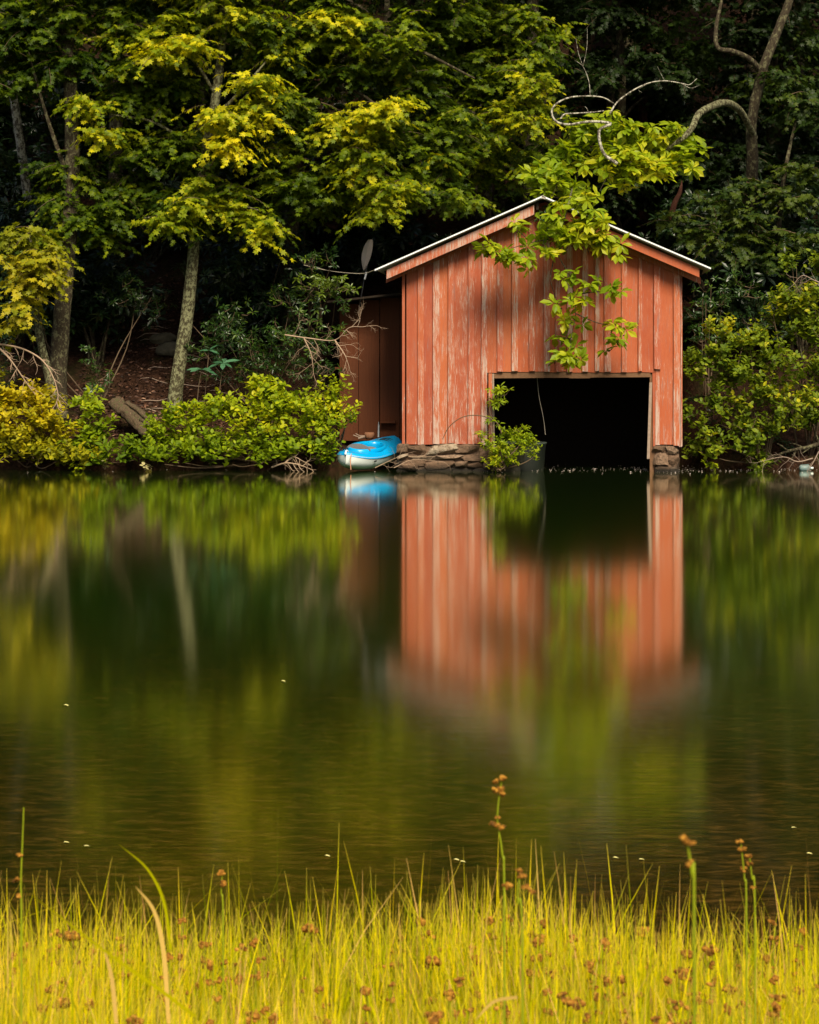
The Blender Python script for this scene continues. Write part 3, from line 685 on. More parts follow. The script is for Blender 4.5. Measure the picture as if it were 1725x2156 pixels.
def foliage(name, blobs, mat, parent, seed, tpl='maple', size=.175, mode='fan', per_m2=4.5, L=(.35, .7), K=11, vbase=.5, vvar=.4, nspr=6,
            local=False, twigs=None, droop=.42, elev=(-.45, .5), tuft_r=.30):
    """blobs: (centre xyz, radius xyz, density factor, brightness shift)"""
    g = np.random.default_rng(seed); P, D, N, S, VV = [], [], [], [], []
    for c, r, dens, vb in blobs:
        c = np.array(c, float); r = np.array(r, float)
        nt_ = max(2, int(per_m2*dens*DENS.get(mat.name, 1)*math.pi*r[0]*r[2]))
        cen = c+ball(g, nt_)*r
        tuftv = g.normal(0, .10, nt_)
        if mode in ('fan', 'shoot'):
            az0 = g.uniform(0, 2*math.pi, nt_)
            az = (az0[:, None]+np.arange(nspr)[None]*2*math.pi/nspr+g.normal(0, .35, (nt_, nspr))).ravel()
            el = g.uniform(elev[0], elev[1], nt_*nspr) if mode == 'fan' else g.uniform(.5, 1.35, nt_*nspr)
            O = np.repeat(cen, nspr, 0)+g.normal(0, .06, (nt_*nspr, 3))
            d = np.stack([np.cos(az)*np.cos(el), np.sin(az)*np.cos(el), np.sin(el)], -1); Ln = g.uniform(L[0], L[1], nt_*nspr)
            tt = (np.arange(K)[None]+g.uniform(.2, .9, (len(O), K)))/K
            pos = O[:, None]+d[:, None]*(Ln[:, None]*tt)[..., None]
            pos[..., 2] -= droop*Ln[:, None]*tt**2
            side = np.cross(d, [0, 0, 1.]); side = norm(side)
            sg = np.where(np.arange(K) % 2 == 0, 1, -1)[None, :, None]*np.ones((len(O), K, 1))
            if mode == 'shoot':
                ang = (np.arange(K)*2.4)[None]+g.uniform(0, 6.28, (len(O), 1)); up2 = np.cross(side, d)
                rad = side[:, None]*np.cos(ang)[..., None]+up2[:, None]*np.sin(ang)[..., None]
                ld = d[:, None]*.55+rad*.9+g.normal(0, .25, (len(O), K, 3))
                nn = d[:, None]*.9+np.array([0, -.25, .6])+g.normal(0, .3, (len(O), K, 3))
            else:
                ld = d[:, None]*(.45+.8*tt[..., None]**3)+side[:, None]*sg*(1-.6*tt[..., None]**3)+np.array([0, 0, -.65])+g.normal(0, .28, (len(O), K, 3))
                nn = np.array([0, -.30, .75])+d[:, None]*.6+g.normal(0, .36, (len(O), K, 3))
            P.append(pos.reshape(-1, 3)); D.append(ld.reshape(-1, 3)); N.append(nn.reshape(-1, 3))
            S.append((size*g.uniform(.65, 1.15, (len(O), K))*(1-.25*tt)).ravel())
            VV.append((vbase+.8*vb+np.repeat(tuftv, nspr)[:, None]+vvar*(g.random((len(O), K))-.5)).ravel())  # vb: young-leaf tone plus sun and shade put into the clump colour
            if twigs is not None:
                for q in g.choice(len(O), max(1, len(O)//4), False):
                    s_ = np.linspace(0, .95, 4); pp = O[q]+d[q]*(Ln[q]*s_)[:, None]; pp[:, 2] -= droop*Ln[q]*s_**2
                    twigs.add(pp, np.linspace(.010, .003, 4), 3)
        else:       # whorls of leaves at twig ends
            m = nspr; O = np.repeat(cen, m, 0)+g.normal(0, tuft_r, (nt_*m, 3))*np.array([1, 1, .7])
            ax = norm(np.array([0, -.25, .9])+g.normal(0, .45, (len(O), 3)))
            a = norm(np.cross(ax, g.normal(size=(len(O), 3)))); b = np.cross(ax, a)
            ang = (np.arange(K)*2*math.pi/K)[None]+g.normal(0, .2, (len(O), K)); el = g.uniform(-.45, .45, (len(O), K))
            rad = a[:, None]*np.cos(ang)[..., None]+b[:, None]*np.sin(ang)[..., None]
            ld = rad*np.cos(el)[..., None]+ax[:, None]*np.sin(el)[..., None]
            nn = ax[:, None]+g.normal(0, .18, (len(O), K, 3))
            P.append((O[:, None]+ld*.02).reshape(-1, 3)); D.append(ld.reshape(-1, 3)); N.append(nn.reshape(-1, 3))
            S.append((size*g.uniform(.6, 1.15, (len(O), K))).ravel())
            VV.append((vbase+.8*vb+np.repeat(tuftv, m)[:, None]+vvar*(g.random((len(O), K))-.5)).ravel())
            if twigs is not None:
                for q in range(0, len(O), 2):
                    cc = cen[q//m]-np.array([0, 0, .12]); mid = (cc+O[q])/2-np.array([0, 0, .04]); twigs.add(np.array([cc, mid, O[q]]), [.012, .008, .004], 3)
    P = np.vstack(P); v, f, k = leaves(P, np.vstack(D), np.vstack(N), np.concatenate(S), tpl)
    vv = np.clip(np.concatenate(VV), 0, 1)
    return mesh(name, v, f, mat, parent, local, v=np.repeat(vv, k))
def B(px, py, rx_, ry_, Y, rd=.8, dens=1., vb=0.):
    """a leafy clump measured on the photograph, placed at its own distance Y"""
    s = Y/F; return (V(px, py, Y), (rx_*s, rd, ry_*s), dens, vb)
def trunk(name, pts, radii, mat, parent, seed=0, sides=10, extra=()):
    g = np.random.default_rng(seed); tb = Tubes()
    for pp, rr in [(pts, radii)]+list(extra):
        sp = smooth_path(pp, 6); rad = np.interp(np.linspace(0, len(pp)-1, len(sp)), np.arange(len(pp)), rr); tb.add(sp, rad, sides, .05, g)
    return tb.build(name, mat, parent)

def tree(name, label, cat, base, crown, tpts, rad, cmat, bark, seed, extra=(), group=None, **kw):
    root = thing(name, label, cat, base, 0, group)
    trunk('trunk', tpts, rad, bark, root, seed, 10, extra)
    tw = Tubes(); foliage('crown', crown, cmat, root, seed, twigs=tw, **kw); tw.build('twigs', M['twig'], root)
    return root
GF = np.random.default_rng(404)
def fill(x0, x1, y0, y1, n, Ya, Yb, vb=-.26, rx_=55, ry_=28):  # filler clumps, shade painted in by a darker leaf colour
    return [B(GF.uniform(x0, x1), GF.uniform(y0, y1), rx_*GF.uniform(.6, 1.3), ry_*GF.uniform(.7, 1.3), GF.uniform(Ya, Yb), .6, 1, vb+GF.normal(0, .08)) for _ in range(n)]
# --- the maple with the pale leaning trunk
Ym = 43.9
tr = tree('maple_tree', 'big bright maple with pale lichen-spotted leaning trunk rising behind the middle bush', 'tree', V(368, 865, Ym),
  [B(450, 425, 95, 30, 43.2, .9, 1.6, .25), B(355, 465, 60, 24, 43.2, .5, 1.4, .15), B(545, 470, 60, 30, 43.2, .5, 1.6, .25), B(420, 395, 60, 25, 43.4, .6, 1.2, .1),
   B(480, 240, 100, 30, 42.9, .5, 1.6, .35), B(500, 300, 50, 22, 42.7, .4, 1.5, .55), B(545, 165, 60, 30, 42.9, .5, 1.4, .3), B(390, 95, 90, 28, 42.8, .5, 1.6, .35), B(330, 110, 55, 20, 42.8, .5, 1.4, .3),
   B(250, 60, 90, 40, 43.6, .7, 1.2, .0), B(270, 140, 90, 40, 43.8, .7, 1, -.1), B(200, 210, 60, 30, 43.4, .5, 1.3, .2), B(215, 280, 50, 25, 43.3, .5, 1.3, .2), B(300, 230, 70, 30, 44, .6, 1, -.1),
   B(300, 300, 60, 35, 43.9, .6, 1., .0), B(400, 300, 90, 45, 44.2, .7, 1, -.1), B(250, 390, 80, 30, 44.0, .6, 1, -.05), B(190, 470, 60, 35, 43.9, .6, 1, -.05), B(330, 180, 90, 40, 44.3, .7, .8, -.15),
   B(450, 20, 130, 40, 43.4, .8, 1.2, .05), B(560, 90, 70, 50, 43.6, .7, 1.2, .1), B(620, 220, 60, 60, 43.8, .6, 1.1, .0), B(590, 340, 50, 40, 43.8, .5, 1, .0),
   B(450, -90, 330, 90, 43.6, 1.2, 1.1, .1), B(350, -300, 330, 120, 43.6, 1.3, 1, .25), B(620, -330, 200, 120, 43.6, 1.2, 1, .25), B(450, -560, 260, 120, 44, 1.4, 1, .3)]+fill(230, 640, -20, 430, 34, 43.5, 44.8)+fill(200, 600, 400, 480, 6, 43.6, 44.6),
  [V(366, 870, Ym), V(375, 790, Ym), V(392, 680, Ym), V(405, 560, Ym), V(412, 480, Ym), V(430, 330, Ym), V(455, 200, Ym), V(470, 40, Ym), V(465, -250, Ym), V(455, -520, Ym)],
  [.17, .145, .14, .125, .115, .10, .10, .09, .06, .03], M['maple'], M['bark_lichen'], 11,
  extra=[([V(440, 260, 43.9), V(500, 200, 43.4), V(560, 130, 43.1)], [.05, .04, .02]), ([V(432, 330, 43.9), V(330, 260, 43.6), V(230, 240, 43.4)], [.045, .03, .015]),
         ([V(415, 470, 43.9), V(480, 430, 43.4), V(570, 450, 43.1)], [.04, .03, .01]), ([V(412, 480, 43.9), V(350, 455, 43.4), V(300, 460, 43.2)], [.035, .025, .01]),
         ([V(455, 200, 43.9), V(400, 120, 43.3), V(330, 100, 42.8)], [.04, .03, .012])])
# --- left maple, dark rough trunk
Yb = 43.6
tree('maple_tree', 'dark rough-barked maple standing straight at the left behind the golden bush', 'tree', V(122, 875, Yb),
  [B(60, 90, 90, 60, 43.6, .8, 1, -.3), B(150, 20, 120, 40, 43.4, .8, 1, -.2), B(120, 130, 70, 30, 43.4, .6, 1, -.3), B(80, -100, 200, 80, 43.5, 1, 1, .1), B(60, -330, 230, 130, 43.5, 1.2, 1, .2),
   B(150, 440, 60, 30, 43.6, .5, 1, -.1), B(110, 500, 50, 30, 43.5, .5, 1, .0), B(-60, 60, 60, 80, 43.6, .8, 1, 0)]+fill(0, 240, -20, 200, 12, 43.2, 44.2, -.4)+fill(60, 240, 300, 520, 8, 43.4, 44.2, -.2),
  [V(122, 880, Yb), V(122, 800, Yb), V(130, 680, Yb), V(140, 560, Yb), V(152, 400, Yb), V(150, 200, Yb), V(135, 0, Yb), V(110, -300, Yb)],
  [.24, .20, .19, .18, .165, .15, .13, .07], M['maple'], M['bark'], 12,
  extra=[([V(152, 400, Yb), V(100, 250, 43.4), V(60, 110, 43.3)], [.06, .04, .02])])
# --- slim lichen trunk with gold leaves hanging on the far left
tree('maple_tree', 'slim crooked maple with golden yellow leaves hanging at the far left edge', 'tree', V(112, 850, 43.0),
  [B(45, 560, 75, 35, 42.3, .5, 1.6, .15), B(95, 530, 50, 22, 42.4, .4, 1.3, .0), B(30, 500, 60, 30, 42.5, .4, 1.3, -.1), B(35, 620, 40, 35, 42.2, .4, 1.5, .3), B(45, 672, 28, 16, 42.2, .3, 1.5, .35),
   B(85, 590, 40, 25, 42.3, .4, 1.3, .1)],
  [V(114, 855, 43), V(100, 780, 43), V(84, 710, 43), V(74, 640, 43), V(72, 560, 42.9), V(60, 480, 42.8)], [.10, .085, .08, .065, .05, .02], M['maple_gold'], M['bark_lichen'], 13,
  extra=[([V(73, 600, 42.9), V(50, 560, 42.5), V(20, 560, 42.3)], [.03, .02, .01]), ([V(74, 640, 43), V(50, 610, 42.5), V(40, 650, 42.2)], [.025, .016, .008])], per_m2=5.5)
# --- centre maple whose boughs reach over the roof
tree('maple_tree', 'broad maple whose drooping boughs reach toward the boathouse ridge', 'tree', V(610, 800, 46.5),
  [B(700, 60, 110, 60, 43.9, .8, 1.2, .05), B(820, 60, 70, 40, 43.5, .6, 1, -.05), B(690, 30, 50, 25, 43.2, .5, 1.4, .3), B(680, 150, 60, 40, 44.2, .7, 1, -.05), B(770, 235, 90, 28, 43.2, .5, 1.6, .35), B(830, 215, 40, 20, 43.0, .4, 1.3, .35),
   B(720, 270, 55, 25, 43.4, .5, 1.3, .15), B(750, 335, 65, 35, 43.5, .6, 1.3, .1), B(820, 300, 60, 35, 43.5, .6, 1.2, .1), B(830, 400, 60, 35, 43.3, .5, 1.4, .2), B(790, 440, 50, 25, 43.3, .4, 1.2, .1), B(720, 400, 60, 30, 43.8, .6, 1, 0),
   B(870, 140, 70, 50, 44.2, .8, 1, -.15), B(900, 350, 60, 40, 43.9, .6, 1, -.05), B(930, 270, 60, 40, 44.2, .7, .9, -.1), B(640, 390, 50, 40, 44.2, .6, .9, -.1),
   B(970, 420, 40, 22, 43.9, .4, 1.1, -.05), B(800, 130, 80, 40, 44.4, .8, 1, -.1),
   B(800, -100, 260, 80, 43.8, 1.1, 1.1, .1), B(850, -330, 280, 130, 43.8, 1.3, 1, .2), B(800, -560, 240, 120, 44, 1.3, 1, .25)]+fill(600, 960, -20, 420, 34, 43.8, 45.2)+fill(620, 960, 380, 470, 6, 43.9, 44.6, -.2),
  [V(612, 810, 46.5), V(605, 600, 46.3), V(620, 400, 46), V(640, 200, 45.5), V(700, 0, 45), V(760, -300, 44.5), V(780, -560, 44)], [.2, .17, .16, .14, .12, .08, .04], M['maple'], M['bark'], 14,
  extra=[([V(640, 200, 45.5), V(740, 190, 44.2), V(830, 250, 43.4)], [.06, .04, .015]), ([V(690, 30, 45), V(860, 95, 44), V(1000, 165, 43.9)], [.06, .04, .02]),
         ([V(640, 250, 45.5), V(740, 330, 44.2), V(830, 400, 43.5)], [.05, .03, .012])])
tree('maple_tree', 'soft bright green maple above the roof ridge between dark trunks', 'tree', V(1010, 560, 50.0),
  [B(1060, 130, 80, 50, 46, .8, 1.2, .0), B(1100, 230, 60, 50, 45.5, .6, 1.4, .2), B(1120, 180, 50, 30, 45.2, .5, 1.3, .2), B(1040, 300, 70, 45, 46, .8, 1.1, -.05), B(970, 200, 60, 60, 46.3, .8, 1, -.1),
   B(1000, 60, 80, 50, 46.3, .8, 1, -.1), B(1080, 30, 80, 40, 46, .8, 1, -.1), B(1150, 70, 50, 40, 46, .6, .9, -.1), B(1050, -120, 160, 80, 46, 1.2, 1, .1), B(1080, -350, 200, 130, 46, 1.3, 1, .2), B(1110, 330, 40, 30, 45.8, .5, 1, -.05)]+fill(930, 1170, -20, 380, 18, 46, 47.5),
  [V(1010, 570, 50), V(1020, 400, 49), V(1030, 200, 48), V(1050, 0, 47), V(1070, -300, 46)], [.2, .18, .15, .12, .05], M['maple'], M['bark'], 15,
  extra=[([V(1030, 200, 48), V(1090, 210, 46), V(1130, 240, 45.3)], [.05, .03, .01])])
# --- magnolia: lichened trunk at the right, crooked limb, big-leaved sprays in front of the gable
Yg = 44.5
mag = thing('magnolia_tree', 'magnolia with crooked lichened limb and large bright leaves hanging before the gable', 'tree', V(1590, 480, 48.2))
mpts = [V(1588, 520, 48.2), V(1583, 400, 47.8), V(1585, 330, 47.5), V(1583, 260, 47.3), V(1598, 180, 47.2), V(1612, 130, 47), V(1640, 60, 47), V(1668, -20, 47), V(1700, -200, 47)]
trunk('trunk', mpts, [.17, .15, .14, .12, .12, .11, .10, .09, .05], M['bark'], mag, 21, 10,
      extra=[([V(1602, 150, 47.1), V(1580, 125, 46.8), V(1545, 108, 46.5), V(1512, 100, 46.4), V(1508, 60, 46.5), V(1520, 0, 46.6)], [.07, .06, .055, .05, .045, .03])])
limb = trunk('limb', [V(1590, 290, 47.4), V(1560, 235, 46.5), V(1530, 217, 45.5), V(1500, 224, 44.8), V(1472, 240, 44.2), V(1458, 268, 43.8), V(1436, 292, 43.5), V(1395, 320, 43.9), V(1340, 318, 44.2), V(1290, 325, 44.3), V(1235, 345, 44.2), V(1210, 385, 43.6), V(1197, 430, 41.6), V(1180, 500, 40.98)],
      [.07, .075, .08, .082, .075, .07, .058, .045, .036, .035, .03, .02, .016, .012], M['bark_lichen'], mag, 22, 9)
dead = Tubes(); g = np.random.default_rng(5)
def dl(pts, r0, r1, Y=42.8, n=6):
    sp = smooth_path([V(x, y, Y+(k*.04)) for k, (x, y) in enumerate(pts)], n); dead.add(sp, np.linspace(r0, r1, len(sp)), 6, .08, g)
dl([(1300, 345), (1270, 320), (1262, 275), (1286, 260), (1240, 256), (1200, 262), (1172, 256), (1162, 236), (1172, 218), (1200, 205), (1238, 202), (1270, 205), (1292, 217)], .035, .012)
dl([(1284, 240), (1300, 215), (1330, 192), (1365, 175), (1400, 170), (1435, 175), (1452, 178), (1468, 165)], .018, .005)
dl([(1180, 250), (1190, 240), (1215, 238), (1245, 236), (1272, 233)], .018, .010)
dl([(1243, 201), (1240, 170), (1228, 140), (1210, 126)], .010, .004); dl([(1228, 140), (1236, 100), (1237, 60)], .006, .002)
dl([(1228, 140), (1218, 110), (1213, 80)], .005, .002); dl([(1400, 170), (1392, 155), (1385, 140)], .004, .002); dl([(1360, 178), (1345, 188), (1352, 195)], .005, .002); dl([(1435, 175), (1455, 185), (1475, 178)], .006, .002)
dl([(1240, 238), (1236, 228), (1232, 224)], .006, .003); dead.build('dead_branch', M['bark_pale'], mag)
tw = Tubes()
foliage('crown', [B(1400, 350, 50, 20, 43.4, .3, 1.4, .2), B(1300, 360, 55, 20, 43.4, .3, 1.4, .1), B(1230, 260, 40, 14, 43.5, .25, 1.1, .0), B(1190, 400, 45, 22, 43.2, .3, 1.4, .0), B(1330, 330, 50, 18, 43.3, .3, 1.4, .2), B(1440, 320, 36, 18, 43.6, .25, 1.2, .05), B(1290, 270, 70, 22, 43.8, .3, 1.3, .05), B(1350, 290, 55, 20, 43.8, .3, 1.2, .1), B(1400, 285, 45, 22, 43.9, .3, 1.2, .05), B(1230, 300, 60, 22, 43.7, .3, 1.2, 0), B(1290, 320, 60, 20, 43.6, .3, 1.2, .1),
   B(1180, 320, 45, 25, 43.6, .3, 1.3, -.1), B(1170, 365, 50, 25, 43.5, .3, 1.4, -.05), B(1370, 345, 50, 20, 43.4, .3, 1.6, .4), B(1310, 385, 35, 15, 43.4, .2, 1.2, .2), B(1215, 385, 35, 20, 43.4, .25, 1.2, .0), B(1250, 345, 50, 18, 43.5, .3, 1.2, .15),
   B(1420, 330, 40, 20, 43.7, .25, 1.1, .0), B(1455, 305, 26, 14, 43.8, .2, 1., -.1),
   B(1215, 430, 40, 16, 41.0, .25, 1.3, .1), B(1170, 465, 35, 14, 41.0, .2, 1.1, .0), B(1230, 465, 55, 15, 40.9, .25, 1.4, .2), B(1280, 500, 42, 18, 40.9, .25, 1.4, .25), B(1190, 500, 50, 18, 40.8, .25, 1.4, .15), B(1240, 505, 40, 15, 40.8, .25, 1.3, .15), B(1120, 505, 30, 10, 40.8, .2, 1.2, .0),
   B(1070, 525, 42, 15, 40.8, .2, 1.6, .15), B(1040, 530, 22, 10, 40.8, .15, 1.4, .1), B(1100, 545, 26, 10, 40.8, .15, 1.3, .1), B(1140, 380, 30, 25, 43.5, .25, 1.3, .0), B(1085, 480, 22, 12, 40.9, .15, 1.4, .1), B(1150, 535, 30, 12, 40.8, .2, 1.2, .1), B(1290, 525, 25, 12, 40.8, .2, 1.2, .2),
   B(1205, 580, 16, 12, 40.8, .12, 1.3, -.1), B(1260, 600, 24, 8, 40.8, .12, 1.2, .0), B(1230, 625, 26, 11, 40.8, .15, 1., .15), B(1180, 640, 18, 8, 40.8, .12, 1., .1), B(1215, 660, 32, 12, 40.8, .15, 1., .1), B(1205, 700, 25, 18, 40.8, .15, .75, -.1), B(1310, 690, 26, 11, 40.7, .12, 1.6, .2),
   B(1170, 745, 14, 6, 40.8, .1, 1.3, .0), B(1210, 750, 10, 5, 40.8, .1, 1.2, -.1), B(1290, 715, 10, 8, 40.7, .1, 1.2, -.2), B(1300, 610, 14, 6, 40.8, .1, 1.3, .1)],
   M['magnolia'], mag, 23, tpl='obov', size=.245, mode='whorl', per_m2=10.5, K=8, nspr=2, tuft_r=.11, vbase=.66, vvar=.45, twigs=tw)
for pts in ([(1180, 500), (1178, 540), (1200, 580), (1208, 620), (1212, 660), (1205, 700), (1195, 745)], [(1208, 620), (1250, 615), (1300, 610)], [(1212, 660), (1260, 680), (1310, 688)], [(1180, 500), (1120, 510), (1070, 525)], [(1230, 450), (1280, 490), (1320, 510)], [(1120, 510), (1090, 485)], [(1165, 550), (1160, 590), (1175, 640)]):
    sp = smooth_path([V(x, y, 40.85) for x, y in pts], 5); tw.add(sp, np.linspace(.014, .006, len(sp)), 5, .05, g)
tw.build('twigs', M['bark'], mag)
# --- ivy strand at the ridge
iv = thing('vine', 'small dark vine clinging under the roof ridge', 'vine', V(1152, 520, 41.5)); tw = Tubes()
foliage('leaves', [B(1158, 450, 14, 28, 41.55, .06, 1.6, 0), B(1150, 490, 8, 22, 41.6, .05, 1.2, -.1)], M['laurel'], iv, 24, tpl='ovate', size=.07, mode='fan', per_m2=60, L=(.05, .15), K=6, nspr=4, twigs=tw)
tw.build('stems', M['twig'], iv)
# --- understory maple at the right edge
tree('maple_tree', 'low dull green maple in flat tiers at the right beyond the boathouse eave', 'tree', V(1640, 760, 46.2),
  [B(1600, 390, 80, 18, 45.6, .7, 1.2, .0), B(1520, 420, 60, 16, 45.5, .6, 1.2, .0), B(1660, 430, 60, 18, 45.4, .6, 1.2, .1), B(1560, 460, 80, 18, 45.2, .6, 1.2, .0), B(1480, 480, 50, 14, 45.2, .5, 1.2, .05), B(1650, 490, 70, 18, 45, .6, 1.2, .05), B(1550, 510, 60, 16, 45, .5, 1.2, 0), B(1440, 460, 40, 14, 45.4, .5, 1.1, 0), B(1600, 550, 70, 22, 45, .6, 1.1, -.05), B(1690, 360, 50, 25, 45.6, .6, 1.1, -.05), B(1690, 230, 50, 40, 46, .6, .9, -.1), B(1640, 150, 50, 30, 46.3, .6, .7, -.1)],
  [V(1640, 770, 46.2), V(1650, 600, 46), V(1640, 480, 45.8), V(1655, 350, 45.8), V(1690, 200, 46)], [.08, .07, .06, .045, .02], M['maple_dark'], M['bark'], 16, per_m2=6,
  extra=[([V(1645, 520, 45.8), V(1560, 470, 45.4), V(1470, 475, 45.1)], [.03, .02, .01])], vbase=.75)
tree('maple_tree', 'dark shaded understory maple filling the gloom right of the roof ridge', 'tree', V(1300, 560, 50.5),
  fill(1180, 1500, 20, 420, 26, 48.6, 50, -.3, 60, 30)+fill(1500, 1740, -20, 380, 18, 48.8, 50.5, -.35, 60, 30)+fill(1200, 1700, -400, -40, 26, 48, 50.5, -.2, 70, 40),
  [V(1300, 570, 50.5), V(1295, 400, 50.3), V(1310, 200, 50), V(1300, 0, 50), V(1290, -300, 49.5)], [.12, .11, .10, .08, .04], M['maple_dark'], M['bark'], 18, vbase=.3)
# pale trunk at the top left
tree('maple_tree', 'thin pale trunk leaning at the top left corner', 'tree', V(70, 500, 48.5),
  [B(60, -60, 60, 40, 47, .6, 1, -.1), B(-20, 300, 50, 30, 47, .6, 1, -.1)],
  [V(70, 510, 48.5), V(50, 350, 48), V(28, 200, 47.5), V(15, 100, 47.2), V(5, 0, 47), V(0, -150, 47)], [.11, .10, .095, .085, .075, .04], M['maple_dark'], M['bark_pale'], 17)
for (px, Y, r_, mat, lab, seed) in ((1357, 52.5, .11, 'bark_red', 'straight reddish-brown trunk standing in the dark woods above the roof', 31), (1122, 50.5, .17, 'bark', 'thick dark trunk behind the bright green maple above the ridge', 32), (1148, 51.5, .06, 'bark', 'slender dark trunk beside the thick one above the ridge', 33)):
    pts = [V(px+a, y, Y) for a, y in ((-6, 420), (-3, 250), (2, 100), (0, -50), (6, -300))]
    pts[0] = V(px-6, 420, Y); bz = hill_z(pts[0][0], Y)
    pts.insert(0, np.array([pts[0][0], Y, float(bz)-.1]))
    root = thing('pine_tree', lab, 'tree', pts[0]); trunk('trunk', pts, [r_*1.2, r_*1.1, r_, r_*.95, r_*.9, r_*.6], M[mat], root, seed, 9)
    foliage('crown', [((pts[-1][0], Y, pts[-1][2]+.5), (1.4, 1.4, 1.3), 1., 0)], M['maple_dark'], root, seed)
root = thing('tree_snag', 'short broken reddish snag below the magnolia limb', 'tree', V(1420, 450, 45.6))
trunk('trunk', [V(1410, 470, 45.6), V(1420, 430, 45.6), V(1432, 405, 45.6), V(1436, 380, 45.6)], [.07, .065, .045, .015], M['bark_red'], root, 34, 8)

# ------------------------------------------------------------------ shrubs
def shrub(name, label, cat, base, blobs, mat, seed, stems=10, group=None, stemmat='twig', part='foliage', **kw):
    root = thing(name, label, cat, base, 0, group); g = np.random.default_rng(seed); tw = Tubes()
    foliage(part, blobs, mat, root, seed, twigs=tw, **kw)
    for q in range(stems):
        c, r, _, _ = blobs[q % len(blobs)]; tip = np.array(c)+ball(g, 1)[0]*np.array(r)*.8; b = np.array(base)+g.normal(0, .12, 3)*[1, 1, 0]
        mid = (b+tip)/2+g.normal(0, .1, 3); sp = smooth_path([b, mid, tip], 4); tw.add(sp, np.linspace(.022, .006, len(sp)), 4)
    tw.build('stems', M[stemmat], root); return root
KW = dict(tpl='round', vbase=.6, size=.15, mode='shoot', per_m2=6.5, L=(.22, .5), K=8, nspr=5, vvar=.5, droop=.15)
shrub('waterside_bush', 'golden yellow bush leaning over the water at the left edge', 'bush', V(70, 975, 42.7),
  [B(70, 850, 80, 32, 42.5, .4, 1.2, .15), B(30, 900, 60, 45, 42.3, .4, 1.2, .05), B(110, 900, 45, 40, 42.3, .35, 1.1, .05), B(60, 950, 65, 30, 42.3, .3, 1.1, -.15), B(140, 950, 40, 28, 42.2, .3, 1, -.2), B(-20, 870, 40, 60, 42.5, .4, 1, .1)]+[B(x_, 966, 30, 13, 41.95, .22, 1.2, -.2) for x_ in range(0, 170, 42)],
  M['bush_gold'], 41, **KW)
shrub('waterside_bush', 'broad-leaved green bush between the golden bush and the split log', 'bush', V(195, 975, 42.8),
  [B(190, 868, 42, 24, 42.5, .35, 1.2, .05), B(220, 905, 26, 24, 42.4, .3, 1.2, 0), B(175, 920, 36, 25, 42.4, .3, 1, -.1), B(200, 960, 50, 18, 42.4, .25, 1, -.3), B(160, 965, 24, 14, 42.3, .25, 1, -.2), B(200, 972, 24, 10, 42.0, .2, 1.1, -.3), B(245, 968, 26, 12, 42.0, .2, 1, -.35), B(290, 966, 24, 12, 42.1, .2, .9, -.35), B(275, 945, 18, 10, 42.3, .2, .8, -.3)],
  M['bush'], 42, tpl='ovate', size=.20, mode='shoot', per_m2=5.5, L=(.2, .45), K=7, nspr=5, vvar=.4, droop=.2)
shrub('waterside_bush', 'wide bright green bush filling the bank between the split log and the shed', 'bush', V(540, 975, 42.8),
  [B(340, 925, 50, 32, 42.4, .35, 1.1, -.05), B(400, 890, 55, 40, 42.4, .4, 1.1, .0), B(470, 870, 50, 36, 42.4, .4, 1.1, .05), B(545, 830, 40, 34, 42.5, .4, 1.1, .0), B(590, 845, 60, 34, 42.4, .4, 1.1, .05), B(540, 900, 80, 38, 42.2, .4, 1.1, .1),
   B(650, 880, 55, 40, 42.2, .4, 1.1, .05), B(440, 935, 80, 28, 42.2, .3, 1, -.1), B(560, 950, 80, 22, 42.1, .3, 1, -.2), B(660, 940, 45, 25, 42.1, .3, 1, -.2), B(350, 960, 40, 15, 42.2, .25, .9, -.25)]+[B(x_, 968, 32, 13, 41.85, .22, 1.2, -.22) for x_ in range(345, 700, 48)],
  M['bush'], 43, stems=22, **KW)
shrub('waterside_bush', 'bright yellow-green bush spilling in front of the dark shed wall', 'bush', V(700, 972, 42.5),
  [B(690, 835, 28, 20, 42.2, .3, 1.2, .1), B(710, 865, 38, 24, 42.1, .3, 1.2, .25), B(690, 900, 38, 24, 42.0, .3, 1.2, .15), B(735, 885, 18, 14, 42.0, .2, 1.1, .1), B(690, 945, 22, 16, 41.9, .2, 1, -.2)],
  M['bush'], 44, **{**KW, 'size': .125})
KD = dict(tpl='lance', size=.125, mode='whorl', per_m2=6.5, K=8, nspr=5, tuft_r=.16, vbase=.5, vvar=.5)
shrub('laurel_shrub', 'glossy dark laurel shrub behind the bright bush left of the shed', 'shrub', V(560, 900, 44.0),
  [B(560, 720, 80, 45, 43.6, .5, 1.1, .0), B(480, 690, 55, 55, 43.8, .5, 1, -.05), B(640, 700, 60, 45, 43.4, .4, 1.1, .05), B(600, 780, 80, 35, 43.4, .4, 1, -.1), B(680, 770, 35, 35, 43.4, .3, 1, -.1), B(500, 780, 60, 40, 43.6, .4, 1, -.15), B(420, 720, 35, 50, 43.9, .3, .8, -.1)],
  M['laurel'], 45, stems=14, **KD)
shrub('laurel_shrub', 'lighter laurel shrub with leaf rosettes under the paddle blade', 'shrub', V(670, 700, 44.8),
  [B(665, 600, 48, 22, 43.4, .35, 1.4, .6), B(715, 590, 36, 20, 43.3, .3, 1.4, .65), B(650, 560, 35, 20, 43.6, .3, 1.1, .1), B(610, 620, 40, 28, 43.7, .35, 1, .0), B(690, 630, 40, 20, 43.4, .3, 1, .1), B(700, 545, 30, 20, 44, .3, .8, -.1)],
  M['laurel'], 46, stems=10, **KD)
